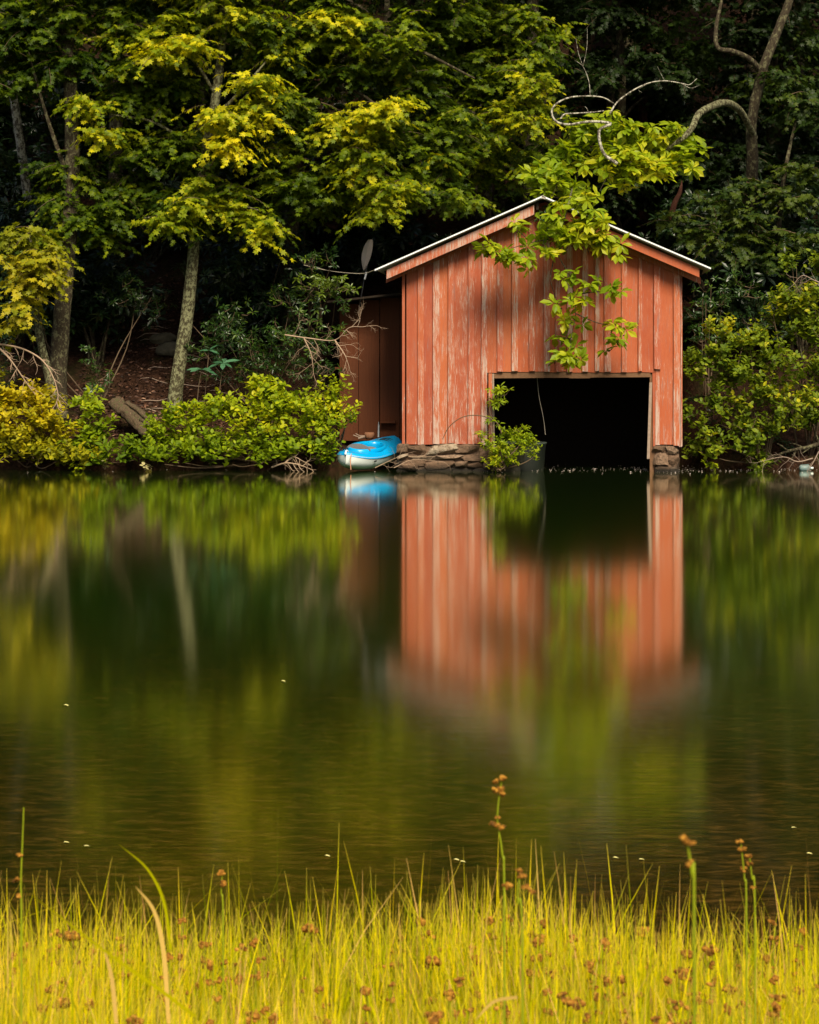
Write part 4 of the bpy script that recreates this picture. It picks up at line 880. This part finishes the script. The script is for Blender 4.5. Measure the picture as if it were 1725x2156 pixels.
shrub('laurel_shrub', 'small dark laurel at the foot of the rough left trunk', 'shrub', V(200, 860, 44.0),
  [B(215, 760, 30, 40, 43.9, .3, .8, .0), B(210, 820, 40, 22, 43.7, .3, .9, .0), B(75, 700, 30, 50, 44.2, .3, .8, -.1), B(20, 760, 40, 50, 44.2, .3, .8, -.1), B(260, 620, 50, 50, 45, .4, .7, 0), B(330, 640, 30, 40, 45, .4, .7, 0)],
  M['laurel'], 47, **{**KD, 'size': .11})
shrub('laurel_shrub', 'dark laurel shrub against the right wall of the boathouse', 'shrub', V(1490, 930, 44.2),
  [B(1490, 640, 40, 40, 44.2, .4, 1, .0), B(1470, 720, 30, 60, 43.8, .4, .8, -.1), B(1530, 600, 60, 30, 44.4, .4, 1, .1), B(1500, 860, 40, 50, 43.4, .4, .8, -.1), B(1600, 680, 60, 50, 44.8, .5, .8, -.1), B(1590, 930, 100, 30, 43.4, .4, .8, -.1)],
  M['laurel'], 48, **KD)
KR = dict(tpl='round', vbase=.62, size=.15, mode='shoot', per_m2=5.6, L=(.22, .5), K=8, nspr=5, vvar=.45, droop=.2)
shrub('waterside_bush', 'large olive green bush crowding the right corner of the boathouse', 'bush', V(1600, 975, 42.6),
  [B(1530, 700, 40, 14, 42.2, .3, 1.2, .15), B(1580, 730, 60, 28, 42.2, .4, 1.2, .1), B(1500, 750, 42, 20, 42.1, .3, 1.2, .05), B(1550, 790, 60, 24, 42.1, .4, 1, .0), B(1640, 780, 60, 34, 42.2, .4, 1, .0), B(1480, 800, 30, 16, 42.0, .25, 1, -.05), B(1500, 850, 20, 20, 42.1, .2, 1, .0),
   B(1590, 850, 60, 22, 42.0, .3, 1.1, .1), B(1670, 850, 50, 20, 42.0, .3, 1.2, .2), B(1640, 890, 40, 20, 42.0, .3, 1, .0), B(1560, 900, 40, 22, 41.95, .3, 1, .0), B(1490, 920, 30, 24, 42.0, .25, .9, -.1), B(1580, 950, 40, 20, 41.9, .25, 1, -.05), B(1510, 965, 40, 10, 41.9, .15, 1, .0)]+[B(x_, y_, 40, 20, 42.3, .3, .8, -.05) for x_, y_ in ((1470, 770), (1530, 820), (1600, 800), (1680, 810), (1540, 870), (1620, 930), (1690, 900), (1460, 960), (1590, 975), (1450, 880))],
  M['bush_olive'], 49, stems=18, **KR)
shrub('waterside_bush', 'tall pale green bush at the right edge reaching up above the olive bush', 'bush', V(1712, 960, 43.2),
  [B(1690, 640, 50, 36, 42.6, .4, 1.1, .1), B(1640, 660, 40, 30, 42.6, .35, 1, .05), B(1700, 710, 50, 40, 42.5, .4, 1.1, .0), B(1720, 570, 35, 40, 42.8, .4, .9, .1), B(1720, 780, 40, 40, 42.5, .4, 1, .0), B(1735, 860, 40, 60, 42.5, .4, 1, 0), B(1670, 560, 40, 20, 43, .3, .8, .0)],
  M['bush_olive'], 50, stems=14, **KR)
shrub('footing_shrub', 'small yellow-green shrub growing from the water at the bay corner', 'shrub', V(1050, 990, 41.6),
  [B(1050, 945, 26, 16, 41.5, .15, 1.3, .05), B(1045, 970, 32, 12, 41.45, .15, 1.3, .2), B(1085, 920, 32, 13, 41.6, .15, 1.3, .0), B(1105, 940, 24, 12, 41.5, .15, 1.2, .0), B(1075, 965, 26, 12, 41.4, .12, 1.2, .1), B(1125, 965, 14, 8, 41.4, .1, 1, .0)],
  M['bush'], 51, tpl='ovate', size=.085, mode='shoot', per_m2=26, L=(.08, .2), K=8, nspr=5, vvar=.5, droop=.2)
tb_root = shrub('leafy_sapling', 'thin arching sapling with two leaf tufts against the left door jamb', 'sapling', V(1052, 985, 41.55),
  [B(1050, 825, 16, 5, 41.6, .08, 1.6, .05), B(1040, 843, 10, 6, 41.6, .08, 1.6, .1), B(1035, 880, 6, 6, 41.6, .06, 1.2, 0), B(1015, 915, 4, 4, 41.6, .05, 1.4, .1), B(1058, 838, 10, 5, 41.6, .08, 1.2, .0)],
  M['bush'], 52, stems=0, tpl='lance', size=.13, mode='whorl', per_m2=60, K=7, nspr=2, tuft_r=.06, vvar=.4)
tb = Tubes(); sp = smooth_path([V(1052, 985, 41.55), V(1058, 930, 41.55), V(1050, 895, 41.55), V(1030, 880, 41.55), V(1000, 874, 41.55), V(970, 880, 41.55), V(945, 900, 41.55), V(932, 925, 41.55)]); tb.add(sp, np.linspace(.014, .008, len(sp)), 5)
sp = smooth_path([V(1050, 895, 41.55), V(1032, 870, 41.55), V(1036, 845, 41.6), V(1050, 825, 41.6)]); tb.add(sp, np.linspace(.010, .005, len(sp)), 5); tb.build('stem', M['twig'], tb_root)
# rhododendron shoots with blue-green rosettes
for (px, py, Y, lab, s) in ((470, 765, 43.2, 'bluish rhododendron rosette pointing up right of the pale trunk', 1), (425, 778, 43.1, 'flat bluish rhododendron rosette touching the pale leaning trunk', 2), (440, 738, 43.4, 'small bluish rhododendron shoot above the two rosettes', 3)):
    root = thing('rhododendron_shoot', lab, 'plant', V(px-10, 850, Y)); tw = Tubes()
    g = np.random.default_rng(60+s); n = 9; ang = np.arange(n)*2*math.pi/n+g.normal(0, .15, n); el = g.uniform(-.2, .7 if s != 2 else .3, n)
    c = V(px, py, Y); ld = np.stack([np.cos(ang)*np.cos(el), np.sin(ang)*np.cos(el)*.8, np.sin(el)], -1); sz = g.uniform(.26, .36, n)*(.7 if s == 3 else 1)
    v, f, k = leaves(np.repeat(c[None], n, 0), ld, np.tile([0, -.5, 1.], (n, 1))+g.normal(0, .1, (n, 3)), sz, 'rhodo'); mesh('leaves', v, f, M['rhodo_blue'], root, v=np.repeat(g.random(n), k))
    tb = Tubes(); tb.add(smooth_path([V(px-10, 850, Y), V(px-6, 810, Y), c], 4), .009, 5); tb.build('stem', M['twig'], root)
# pale sprigs at the waterline
for px, py, r_, lab, s in ((218, 975, 18, 'bleached cream sprig drooping into the water below the green bush', 1), (312, 985, 6, 'tiny cream sprig on the water under the split log', 2), (1500, 975, 16, 'yellow sprig at the waterline beside the stone pier', 3), (160, 985, 10, 'small pale sprig at the waterline under the golden bush', 4)):
    root = thing('pale_sprig', lab, 'sprig', V(px, py+8, 41.9)); tw = Tubes()
    foliage('leaves', [B(px, py, r_, 6, 41.85, .08, 1, 0)], M['bush_pale' if s < 3 else 'bush'], root, 70+s, tpl='round', size=.10, mode='whorl', per_m2=40, K=5, nspr=2, tuft_r=.05, vbase=.6, twigs=tw); tw.build('stem', M['twig'], root)

# ------------------------------------------------------------------ dark woods behind: copies of a few prototypes
def dup(root, loc, rotz, label, group, sc_=1.):
    r = root.copy(); C.objects.link(r); r.location = loc; r.rotation_euler = (0, 0, rotz); r.scale = (sc_,)*3; r['label'] = label; r['group'] = group
    for ch in list(root.children):
        c = ch.copy(); C.objects.link(c); c.parent = r
    return r
def rhodo_proto(seed, lab):
    root = thing('rhododendron_bush', lab, 'shrub', (0, 0, 0), 0, 'rhododendrons on the dark hillside'); tw = Tubes()
    g = np.random.default_rng(seed)
    bl = [((g.uniform(-.9, .9), g.uniform(-.5, .5), g.uniform(.7, 2.1)), (.75, .6, .55), 1, g.uniform(-.1, .15)) for _ in range(7)]
    foliage('foliage', bl, M['rhodo'], root, seed, tpl='rhodo', size=.21, mode='whorl', per_m2=6.5, K=8, nspr=4, tuft_r=.2, vbase=.5, vvar=.5, local=True)
    for c, r, _, _ in bl: sp = smooth_path([(g.normal(0, .1), g.normal(0, .1), -.1), (c[0]*.5, c[1]*.5, c[2]*.5), c], 4); tw.add(sp, np.linspace(.04, .012, len(sp)), 5)
    tw.build('stems', M['bark'], root, True); return root
RL = 'dark rhododendron growing on the shaded hillside'
protos = [rhodo_proto(81+k, RL) for k in range(3)]
g = np.random.default_rng(99); first = [True]*3; spots = []
for row, Y0 in enumerate((46.0, 48.0, 50.5, 53.5)):
    for x in np.arange(-10.5, 11, 1.75 if row < 2 else 1.9):
        x2 = x+g.uniform(-.6, .6); y2 = Y0+g.uniform(-.6, .6)
        px = CX+x2/y2*F
        if y2 < 49.0 and -.9 < x2 < 6.6: continue                  # the boathouse stands here
        if 210 < px < 400 and y2 < 48.5 or 640 < px < 870 and y2 < 49.5: continue             # open leaf-littered slope
        spots.append((x2, y2))
for k, (x, y) in enumerate(spots):
    p = protos[k % 3]; z = float(hill_z(x, y))-.1; s_ = g.uniform(.9, 1.35); rz = g.uniform(-.6, .6)
    if first[k % 3]: p.location = (x, y, z); p.rotation_euler = (0, 0, rz); p.scale = (s_,)*3; first[k % 3] = False
    else: dup(p, (x, y, z), rz, RL, 'rhododendrons on the dark hillside', s_)
def bgtree_proto(seed, lab):
    root = thing('forest_tree', lab, 'tree', (0, 0, 0), 0, 'forest trees up the hillside'); tb = Tubes(); g = np.random.default_rng(seed)
    hgt = 9.5; sp = smooth_path([(0, 0, -.3), (g.normal(0, .15), 0, 3), (g.normal(0, .3), 0, 6), (g.normal(0, .4), 0, hgt)]); tb.add(sp, np.linspace(.19, .04, len(sp)), 8, .05, g)
    bl = []
    for q in range(17):
        z = g.uniform(2.6, 10.2); rr = 2.1 if z < 8 else 1.4; a = g.uniform(0, 6.28); c = (math.cos(a)*rr*g.uniform(.3, 1), math.sin(a)*rr*g.uniform(.3, 1), z)
        bl.append((c, (.95, .95, .45), 1, g.uniform(-.1, .1))); sp2 = smooth_path([(0, 0, z-.8), (c[0]*.5, c[1]*.5, z-.2), c], 4); tb.add(sp2, np.linspace(.05, .015, len(sp2)), 5)
    tb.build('trunk', M['bark'], root, True)
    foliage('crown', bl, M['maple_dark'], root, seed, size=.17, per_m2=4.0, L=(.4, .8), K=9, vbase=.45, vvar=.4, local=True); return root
TL = 'dark leafy forest tree farther up the shaded hill'
tp = [bgtree_proto(91+k, TL) for k in range(3)]; first = [True]*3; n = 0
for Y0, step in ((51.0, 3.2), (54.5, 3.4), (59, 4.0), (66, 5.0), (75, 6.0)):
    for x in np.arange(-14 if Y0 < 60 else -20, 14.5 if Y0 < 60 else 21, step):
        x2 = x+g.uniform(-.9, .9); y2 = Y0+g.uniform(-1, 1); p = tp[n % 3]; z = float(hill_z(x2, y2))-.1; s_ = g.uniform(.9, 1.25)*(1.2 if Y0 > 60 else 1); rz = g.uniform(0, 6.28)
        if first[n % 3]: p.location = (x2, y2, z); p.rotation_euler = (0, 0, rz); p.scale = (s_,)*3; first[n % 3] = False
        else: dup(p, (x2, y2, z), rz, TL, 'forest trees up the hillside', s_)
        n += 1

# ------------------------------------------------------------------ dead wood, log, rocks, tuft
def fractal(tb, p, d, L, r, depth, g, spread=.55, flat=.5):
    n = 5; pts = [p]; dd = d.copy()
    for _ in range(n):
        dd = dd+g.normal(0, .16, 3)*[1, flat, 1]; dd /= np.linalg.norm(dd); pts.append(pts[-1]+dd*L/n)
    tb.add(np.array(pts), np.linspace(r, r*.55, n+1), 5 if r > .008 else 3)
    if depth <= 0: return
    for q in range(1, n+1):
        if g.random() < .72 or q == n:
            s = norm(dd+g.normal(0, spread, 3)*[1, flat, 1]+(np.cross(dd, [0, 1., 0])*g.choice([-1, 1])*.7)); fractal(tb, pts[q], s, L*g.uniform(.35, .62), r*.5, depth-1, g, spread, flat)
def deadbranch(name, label, mainpts, r0, seed, mat='deadwood', depth=2, every=2, L=.35, down=0.):
    g = np.random.default_rng(seed); tb = Tubes()
    for mp in mainpts:
        sp = smooth_path(mp, 5); tb.add(sp, np.linspace(r0, r0*.3, len(sp)), 6)
        for q in range(2, len(sp)-1, every):
            t_ = norm(sp[q+1]-sp[q]); s = norm(t_*.7+np.cross(t_, [0, 1., 0])*g.choice([-1, 1])+g.normal(0, .3, 3)*[1, .5, 1]+np.array([0, 0, -down])); fractal(tb, sp[q], s, L*g.uniform(.5, 1.1), r0*.42, depth-1, g)
        fractal(tb, sp[-1], norm(sp[-1]-sp[-3]), L*.8, r0*.4, depth-1, g)
    return tag(tb.build(name, M[mat]), label, 'branch')
deadbranch('dead_branch', 'reddish bare dead branch arching over the golden bush at the left', [[V(-20, 722, 42.2), V(40, 732, 42.2), V(85, 755, 42.1), V(110, 790, 42.1), V(122, 830, 42.1), V(118, 850, 42.1)], [V(-10, 725, 42.2), V(20, 755, 42.2), V(45, 790, 42.2), V(62, 815, 42.2)]], .022, 3, depth=2, L=.28, down=.9)
deadbranch('dead_branch', 'tangled bare twig branch reaching in front of the dark shed wall', [[V(600, 705, 42.6), V(650, 712, 42.4), V(705, 716, 42.2), V(735, 690, 42.0), V(765, 688, 42.0)], [V(705, 716, 42.2), V(725, 745, 42.1), V(733, 765, 42.1)], [V(640, 712, 42.4), V(655, 745, 42.4), V(660, 780, 42.4)]], .016, 8, depth=3, L=.36, every=2)
deadbranch('driftwood', 'bleached knot of driftwood twigs at the waterline under the wide bush', [[V(572, 984, 41.8), V(600, 975, 41.8), V(628, 978, 41.75), V(650, 986, 41.8)], [V(600, 975, 41.8), V(618, 962, 41.8), V(640, 972, 41.8)]], .02, 5, depth=2, L=.22)
deadbranch('dead_branch', 'fallen dark branch arching over the water at the right edge', [[V(1740, 930, 42.1), V(1700, 942, 42.1), V(1660, 950, 42.1), V(1620, 965, 42.2)]], .055, 6, mat='bark', depth=1, L=.3)
deadbranch('dead_branch', 'thin grey twigs dipping into the water under the fallen branch', [[V(1725, 950, 41.8), V(1712, 975, 41.8), V(1700, 993, 41.8)], [V(1712, 965, 41.8), V(1680, 972, 41.8), V(1650, 962, 41.8), V(1600, 972, 41.8)]], .014, 7, mat='greywood', depth=2, L=.25)
deadbranch('dead_branch', 'thin bare twigs lying against the stone footing beside the kayak', [[V(790, 985, 41.5), V(825, 968, 41.5), V(850, 958, 41.5)], [V(830, 985, 41.5), V(870, 968, 41.5), V(930, 972, 41.5)]], .009, 9, mat='deadwood', depth=2, L=.25)
deadbranch('dead_branch', 'thin grey twig with curled end at the right edge above the bush', [[V(1740, 600, 42.3), V(1715, 590, 42.3), V(1690, 580, 42.3), V(1670, 600, 42.3)]], .012, 10, mat='greywood', depth=2, L=.3)
# split log
lg = thing('split_log', 'weathered split log lying on the slope behind the green bush', 'log', V(280, 880, 43.4)); g = np.random.default_rng(4)
for pts, rr in (([V(238, 846, 43.6), V(270, 872, 43.4), V(312, 915, 43.1)], [.13, .14, .10]), ([V(266, 850, 43.5), V(300, 875, 43.3), V(335, 905, 43.1)], [.08, .10, .08])):
    tb = Tubes(); sp = smooth_path(pts, 8); tb.add(sp, np.interp(np.linspace(0, 2, len(sp)), [0, 1, 2], rr)*(1+g.normal(0, .05, len(sp))), 20, .22, g)
    tb.add([sp[0], sp[0]+(sp[1]-sp[0])*.05], [.001, rr[0]], 14); tb.build('half', M['rotten'], lg)
for k, (px, py, Y, r_, lab) in enumerate(((370, 738, 46.3, (.38, .3, .16), 'mossy flat rock half buried on the leaf-littered slope'), (340, 728, 46.8, (.3, .2, .12), 'dull brown rock beside the mossy one on the slope'), (860, 985, 41.75, (.20, .15, .07), 'low wet rock at the water beside the kayak'))):
    c = V(px, py, Y)
    if k < 2: c[2] = float(hill_z(c[0], c[1]))+.05
    tag(rock('rock', c, r_, 20+k, M['concrete' if k < 2 else 'stone'], 3), lab, 'rock')
tb = Tubes(); g = np.random.default_rng(12)
for k in range(26):
    x = g.uniform(-6.3, -4.3); y = g.uniform(43.6, 47.5); L_ = g.uniform(.3, 1.0); a = g.normal(0, .5); pts = []
    for q in range(5): xx = x+L_*q/4*math.cos(a); yy = y+L_*q/4*math.sin(a)*.6; pts.append((xx, yy, float(hill_z(xx, yy))+.02+.02*math.sin(q*1.7)))
    tb.add(np.array(pts), [.004, .010, .012, .009, .003], 4, .1, g)
tag(tb.build('fallen_twigs', M['greywood']), 'scatter of fallen twigs on the leaf-littered slope', 'twigs', kind='stuff')
# litter leaves on the slope
g = np.random.default_rng(77); n = 5200; x = g.uniform(-7.2, -3.4, n); y = g.uniform(43.2, 49.5, n); z = hill_z(x, y)+.015
v, f, k = leaves(np.stack([x, y, z], -1), g.normal(0, 1, (n, 3))*[1, 1, .35], np.tile([0, -.4, 1.], (n, 1))+g.normal(0, .45, (n, 3)), g.uniform(.05, .11, n), 'ovate')
m, nn_, o_ = newmat('dry_leaf'); pbsdf(nn_, o_, ramp(nn_, attr(nn_, 'v'), [(0, (.02, .010, .006)), (.6, (.07, .03, .018)), (.9, (.15, .07, .04)), (1, (.30, .18, .12))]), .7, .3)
tag(mesh('fallen_leaves', v, f, m, v=np.repeat(g.random(n), k)), 'brown fallen leaves covering the slope between the trunks', 'leaf litter', kind='stuff')

def blades(n, x, y, zf, hgt, wid, lean, g, segs=4):
    z0 = zf; az = g.uniform(0, 2*math.pi, n); d = np.stack([np.cos(az), np.sin(az), np.zeros(n)], -1)
    t = np.linspace(0, 1, segs+1)[None]; 
    c = np.stack([x, y, z0], -1)[:, None]+d[:, None]*(lean[:, None]*t**1.8*hgt[:, None])[..., None]
    c[..., 2] += hgt[:, None]*(t-.35*(lean[:, None]**2)*t**2)
    fa = az+math.pi/2+g.normal(0, .6, n); wv = np.stack([np.cos(fa), np.sin(fa)*.6, np.zeros(n)], -1)
    ww = wid[:, None]*(1-t**1.6)*.5+.0004
    A = c-wv[:, None]*ww[..., None]; Bv = c+wv[:, None]*ww[..., None]
    vs = np.stack([A, Bv], 2).reshape(-1, 3); m_ = 2*(segs+1)
    q = np.array([[2*s, 2*s+1, 2*s+3, 2*s+2] for s in range(segs)]); f = (q[None]+(np.arange(n)*m_)[:, None, None]).reshape(-1, 4)
    tt = np.repeat(np.broadcast_to(t, (n, segs+1)), 2, axis=1).ravel(); return vs, f, tt
g = np.random.default_rng(31); n = 170; c = V(330, 930, 42.35)
x = c[0]+g.normal(0, .14, n); y = c[1]+g.normal(0, .08, n)
vs, f, tt = blades(n, x, y, np.full(n, .25), g.uniform(.3, .62, n), g.uniform(.008, .016, n), g.uniform(.2, 1.5, n), g)
tag(mesh('grass_tuft', vs, f, M['weed'], v=np.repeat(g.random(n), 4)), 'arching tuft of long green grass over the water beside the wide bush', 'grass tuft')

# ------------------------------------------------------------------ petals and floating leaves
g = np.random.default_rng(55); n = 460
px = np.concatenate([g.uniform(1000, 1730, 340), g.uniform(1330, 1500, 80), g.uniform(0, 1000, 40)]); py = 989.5+g.normal(0, 3.2, n)-np.where(g.random(n) < .2, g.uniform(0, 7, n), 0)
Yw = H*F/np.clip(py-HY, 150, 400); xw = (px-CX)/F*Yw
ang = g.uniform(0, 6.28, n); D = np.stack([np.cos(ang), np.sin(ang), np.zeros(n)], -1)
v, f, k = leaves(np.stack([xw, Yw, np.full(n, .012)], -1), D, np.tile([0, -.15, 1.], (n, 1))+g.normal(0, .14, (n, 3)), g.uniform(.012, .036, n), 'round')
tag(mesh('floating_petals', v, f, M['petal'], v=np.repeat(g.random(n), k)), 'tiny white petals floating along the far waterline', 'petals', kind='stuff')
FL = (('pale leaf floating at the left of the near water, first of a pair', 140, 1776), ('pale leaf floating at the left of the near water, lower of a pair', 183, 1784), ('pale leaf floating beside the tall rush stalk', 962, 1812), ('pale leaf touching the one beside the tall rush stalk', 975, 1816),
      ('pale leaf floating between the two tall rush stalks', 1297, 1808), ('bluish-white leaf floating left of the blurred rush stalk', 1352, 1812), ('pale leaf floating near the right edge above the grass', 1705, 1799), ('thin pale leaf floating alone at the right, farther from the grass', 1673, 1745), ('tiny pale leaf floating alone in the middle of the lake', 597, 1435), ('thin pale leaf floating alone at the left of the lake', 140, 1486), ('grey sliver of leaf floating above the grass left of centre', 690, 1804))
for k, (lab, px, py) in enumerate(FL):
    Yw = H*F/(py-HY); L_ = 13*Yw/F*(1 if k not in (7, 8) else .9)
    a = g.uniform(-.4, .4); v, f, kk = leaves(np.array([[(px-CX)/F*Yw-L_/2, Yw, .006]]), np.array([[math.cos(a), math.sin(a), 0]]), np.array([[0, 0, 1.]]), np.array([L_]), 'ovate')
    tag(mesh('floating_leaf', v, f, M['floatleaf'], v=np.repeat([.5], kk)), lab, 'floating leaf', 'pale leaves floating on the lake')

# ------------------------------------------------------------------ foreground marsh grass
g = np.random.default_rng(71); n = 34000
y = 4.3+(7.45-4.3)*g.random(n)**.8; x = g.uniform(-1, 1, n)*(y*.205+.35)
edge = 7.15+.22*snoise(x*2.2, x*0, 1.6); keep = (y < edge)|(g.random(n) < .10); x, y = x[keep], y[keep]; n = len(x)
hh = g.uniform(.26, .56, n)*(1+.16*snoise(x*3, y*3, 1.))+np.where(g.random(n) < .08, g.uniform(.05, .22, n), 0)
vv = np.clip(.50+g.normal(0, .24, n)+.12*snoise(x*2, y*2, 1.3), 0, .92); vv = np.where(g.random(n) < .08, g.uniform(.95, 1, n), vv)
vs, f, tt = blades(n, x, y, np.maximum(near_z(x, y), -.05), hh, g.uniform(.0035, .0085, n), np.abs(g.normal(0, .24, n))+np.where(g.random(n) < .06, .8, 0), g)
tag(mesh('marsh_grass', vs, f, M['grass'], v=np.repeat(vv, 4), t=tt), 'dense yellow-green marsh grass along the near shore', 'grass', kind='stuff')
# a few long bent blades
def longblade(label, pts, w_, val):
    sp = smooth_path(pts, 6); T = np.gradient(sp, axis=0); S_ = norm(np.cross(T, [0, 1., 0])); ww = (w_*np.sin(np.linspace(.9, 3.1, len(sp)))**.6)[:, None]
    vs = np.stack([sp-S_*ww, sp+S_*ww+[0, .002, 0]], 1).reshape(-1, 3); f = np.array([[2*a, 2*a+1, 2*a+3, 2*a+2] for a in range(len(sp)-1)])
    tag(mesh('bent_grass_blade', vs, f, M['grass'], v=np.full(len(f), val), t=np.full(len(vs), .4)), label, 'grass blade')  # a single long blade of the marsh grass
longblade('long green blade bending across the water at the left', [V(360, 2000, 5.6), V(345, 1900, 5.6), V(310, 1830, 5.6), V(250, 1778, 5.6)], .004, .4)
longblade('dry straw-coloured blade curving through the grass left of centre', [V(355, 2156, 5.4), V(345, 2010, 5.4), V(325, 1920, 5.4), V(285, 1866, 5.4)], .006, .96)
longblade('blurred green blade sweeping across the lower left grass', [V(410, 2140, 4.2), V(330, 2080, 4.2), V(230, 2010, 4.2), V(60, 1880, 4.2)], .004, .55)
longblade('straw blade leaning in the lower left grass', [V(245, 2156, 4.8), V(235, 2060, 4.8), V(215, 1985, 4.8)], .005, .965)
longblade('short dry blade leaning across the bottom right grass', [V(1090, 2100, 4.6), V(1040, 2110, 4.6), V(1000, 2150, 4.6)], .004, .96)

# rushes with brown seed heads
def heads(pos, g, r=.012, n=6):
    import bmesh
    V_, F_ = [], []; off = 0
    bm = bmesh.new(); bmesh.ops.create_icosphere(bm, subdivisions=1, radius=1); bv = np.array([v.co[:] for v in bm.verts]); bf = [[v.index for v in f.verts] for f in bm.faces]; bm.free()
    for _ in range(n):
        d = norm(g.normal(size=3)); c = pos+d*r*g.uniform(.3, 1.0)*[1.3, 1.3, .7]; s = r*g.uniform(.45, .8)
        V_.append(bv*s*[1, 1, .8]*(1+g.normal(0, .15, (len(bv), 1)))+c); F_ += [[off+i for i in f] for f in bf]; off += len(bv)
    return np.vstack(V_), F_
def rush_proto(seed, label, group, hgt=.5, nh=2, r=.011, root=None):
    g = np.random.default_rng(seed); root = thing('flowering_rush', label, 'rush', (0, 0, 0), 0, group)
    bx, by = g.normal(0, .04, 2); P_ = [np.array([0, 0, -.05]), np.array([bx*.3, by*.3, hgt*.5]), np.array([bx, by, hgt])]; sp = smooth_path(P_, 5)
    tb = Tubes(); tb.add(sp, np.linspace(.0028, .0016, len(sp)), 4); tb.build('stem', M['rush'], root, True)
    for q in range(nh):
        k = len(sp)-1-q*2 if q < 2 else 2; pos = sp[max(2, len(sp)-1-q)]+np.array([g.normal(0, .008), g.normal(0, .008), 0]); v, f = heads(pos, g, r*g.uniform(.8, 1.2), 6); mesh('seed_head', v, f, M['seed'], root, True)
    return root
RG = 'flowering rushes in the marsh grass'; RLb = 'thin rush with small brown seed heads among the marsh grass'
rp = [rush_proto(120+k, RLb, RG, hgt=.46, nh=(2, 3, 1, 2, 3)[k], r=(.0135, .012, .016, .011, .013)[k]) for k in range(5)]
g = np.random.default_rng(140); used = [False]*5
for k in range(230):
    y = 4.4+2.5*g.random()**.7; x = g.uniform(-1, 1)*y*.2; q = k % 5; s_ = g.uniform(.75, 1.15)
    if g.random() < .35: x = abs(x)*.8+.1
    loc = (x, y, float(near_z(x, y))); rz = g.uniform(0, 6.28)
    if not used[q]: rp[q].location = loc; rp[q].rotation_euler = (0, 0, rz); rp[q].scale = (s_,)*3; used[q] = True
    else: dup(rp[q], loc, rz, RLb, RG, s_)
def tall_rush(label, pts, Y, hd, r=.014, sr=.0028, seed=1):
    g = np.random.default_rng(seed); P_ = [V(x, y, Y) for x, y in pts]; b = P_[0].copy(); b[2] = float(near_z(b[0], Y))-.02; P_ = [b]+P_
    root = thing('flowering_rush', label, 'rush', b, 0, 'tall rushes above the marsh grass'); sp = smooth_path(P_, 6); tb = Tubes(); tb.add(sp, np.linspace(sr, sr*.5, len(sp)), 6); tb.build('stem', M['rush'], root)
    for (x, y, s_) in hd: v, f = heads(V(x, y, Y), g, r*s_*.82, 9); mesh('seed_head', v, f, M['seed'], root)
    return root
tall_rush('tallest flowering rush with two tiers of brown seed heads right of centre', [(1062, 1900), (1058, 1800), (1048, 1730), (1051, 1680), (1058, 1636)], 4.9, [(1060, 1638, .8), (1045, 1645, .6), (1050, 1663, 1.0), (1058, 1672, .6), (1040, 1735, .8), (1057, 1742, .6), (1048, 1722, .5)], seed=3)
tall_rush('strongly blurred tall rush with a dull brown head at the right', [(1462, 1960), (1458, 1850), (1450, 1790), (1444, 1762)], 3.3, [(1440, 1764, .7), (1449, 1775, .8), (1455, 1812, .6), (1450, 1820, .6)], r=.010, seed=4)
tall_rush('tall rush with three brown heads leaning left near the right edge', [(1572, 1930), (1568, 1850), (1560, 1770)], 5.2, [(1557, 1771, .8), (1562, 1788, .8), (1566, 1830, .7)], r=.012, seed=5)
tall_rush('rush with brown heads just right of the three-headed one', [(1590, 1920), (1584, 1850), (1578, 1800)], 5.2, [(1577, 1803, .7), (1580, 1818, .7), (1586, 1868, .5)], r=.012, seed=6)
tall_rush('tall thin rush with red tip and tufted brown heads at the left edge', [(45, 1960), (44, 1860), (47, 1780), (50, 1700)], 5.3, [(42, 1800, .8), (38, 1851, .8), (30, 1855, .6), (40, 1885, .8)], r=.010, sr=.003, seed=7)
tall_rush('short rush with two brown heads behind the grass tops left of centre', [(470, 1940), (466, 1880), (468, 1840)], 6.2, [(466, 1838, .8), (470, 1860, .8)], r=.014, sr=.003, seed=8)
tall_rush('rush with drooping orange-brown heads just below the tallest one', [(1100, 1980), (1090, 1900), (1096, 1832)], 4.6, [(1094, 1832, .6), (1098, 1845, .8), (1108, 1868, .7), (1120, 1878, .7), (1068, 1865, .9)], r=.012, sr=.003, seed=9)
print('objects', len(bpy.data.objects), 'polys', sum(len(m.polygons) for m in bpy.data.meshes))
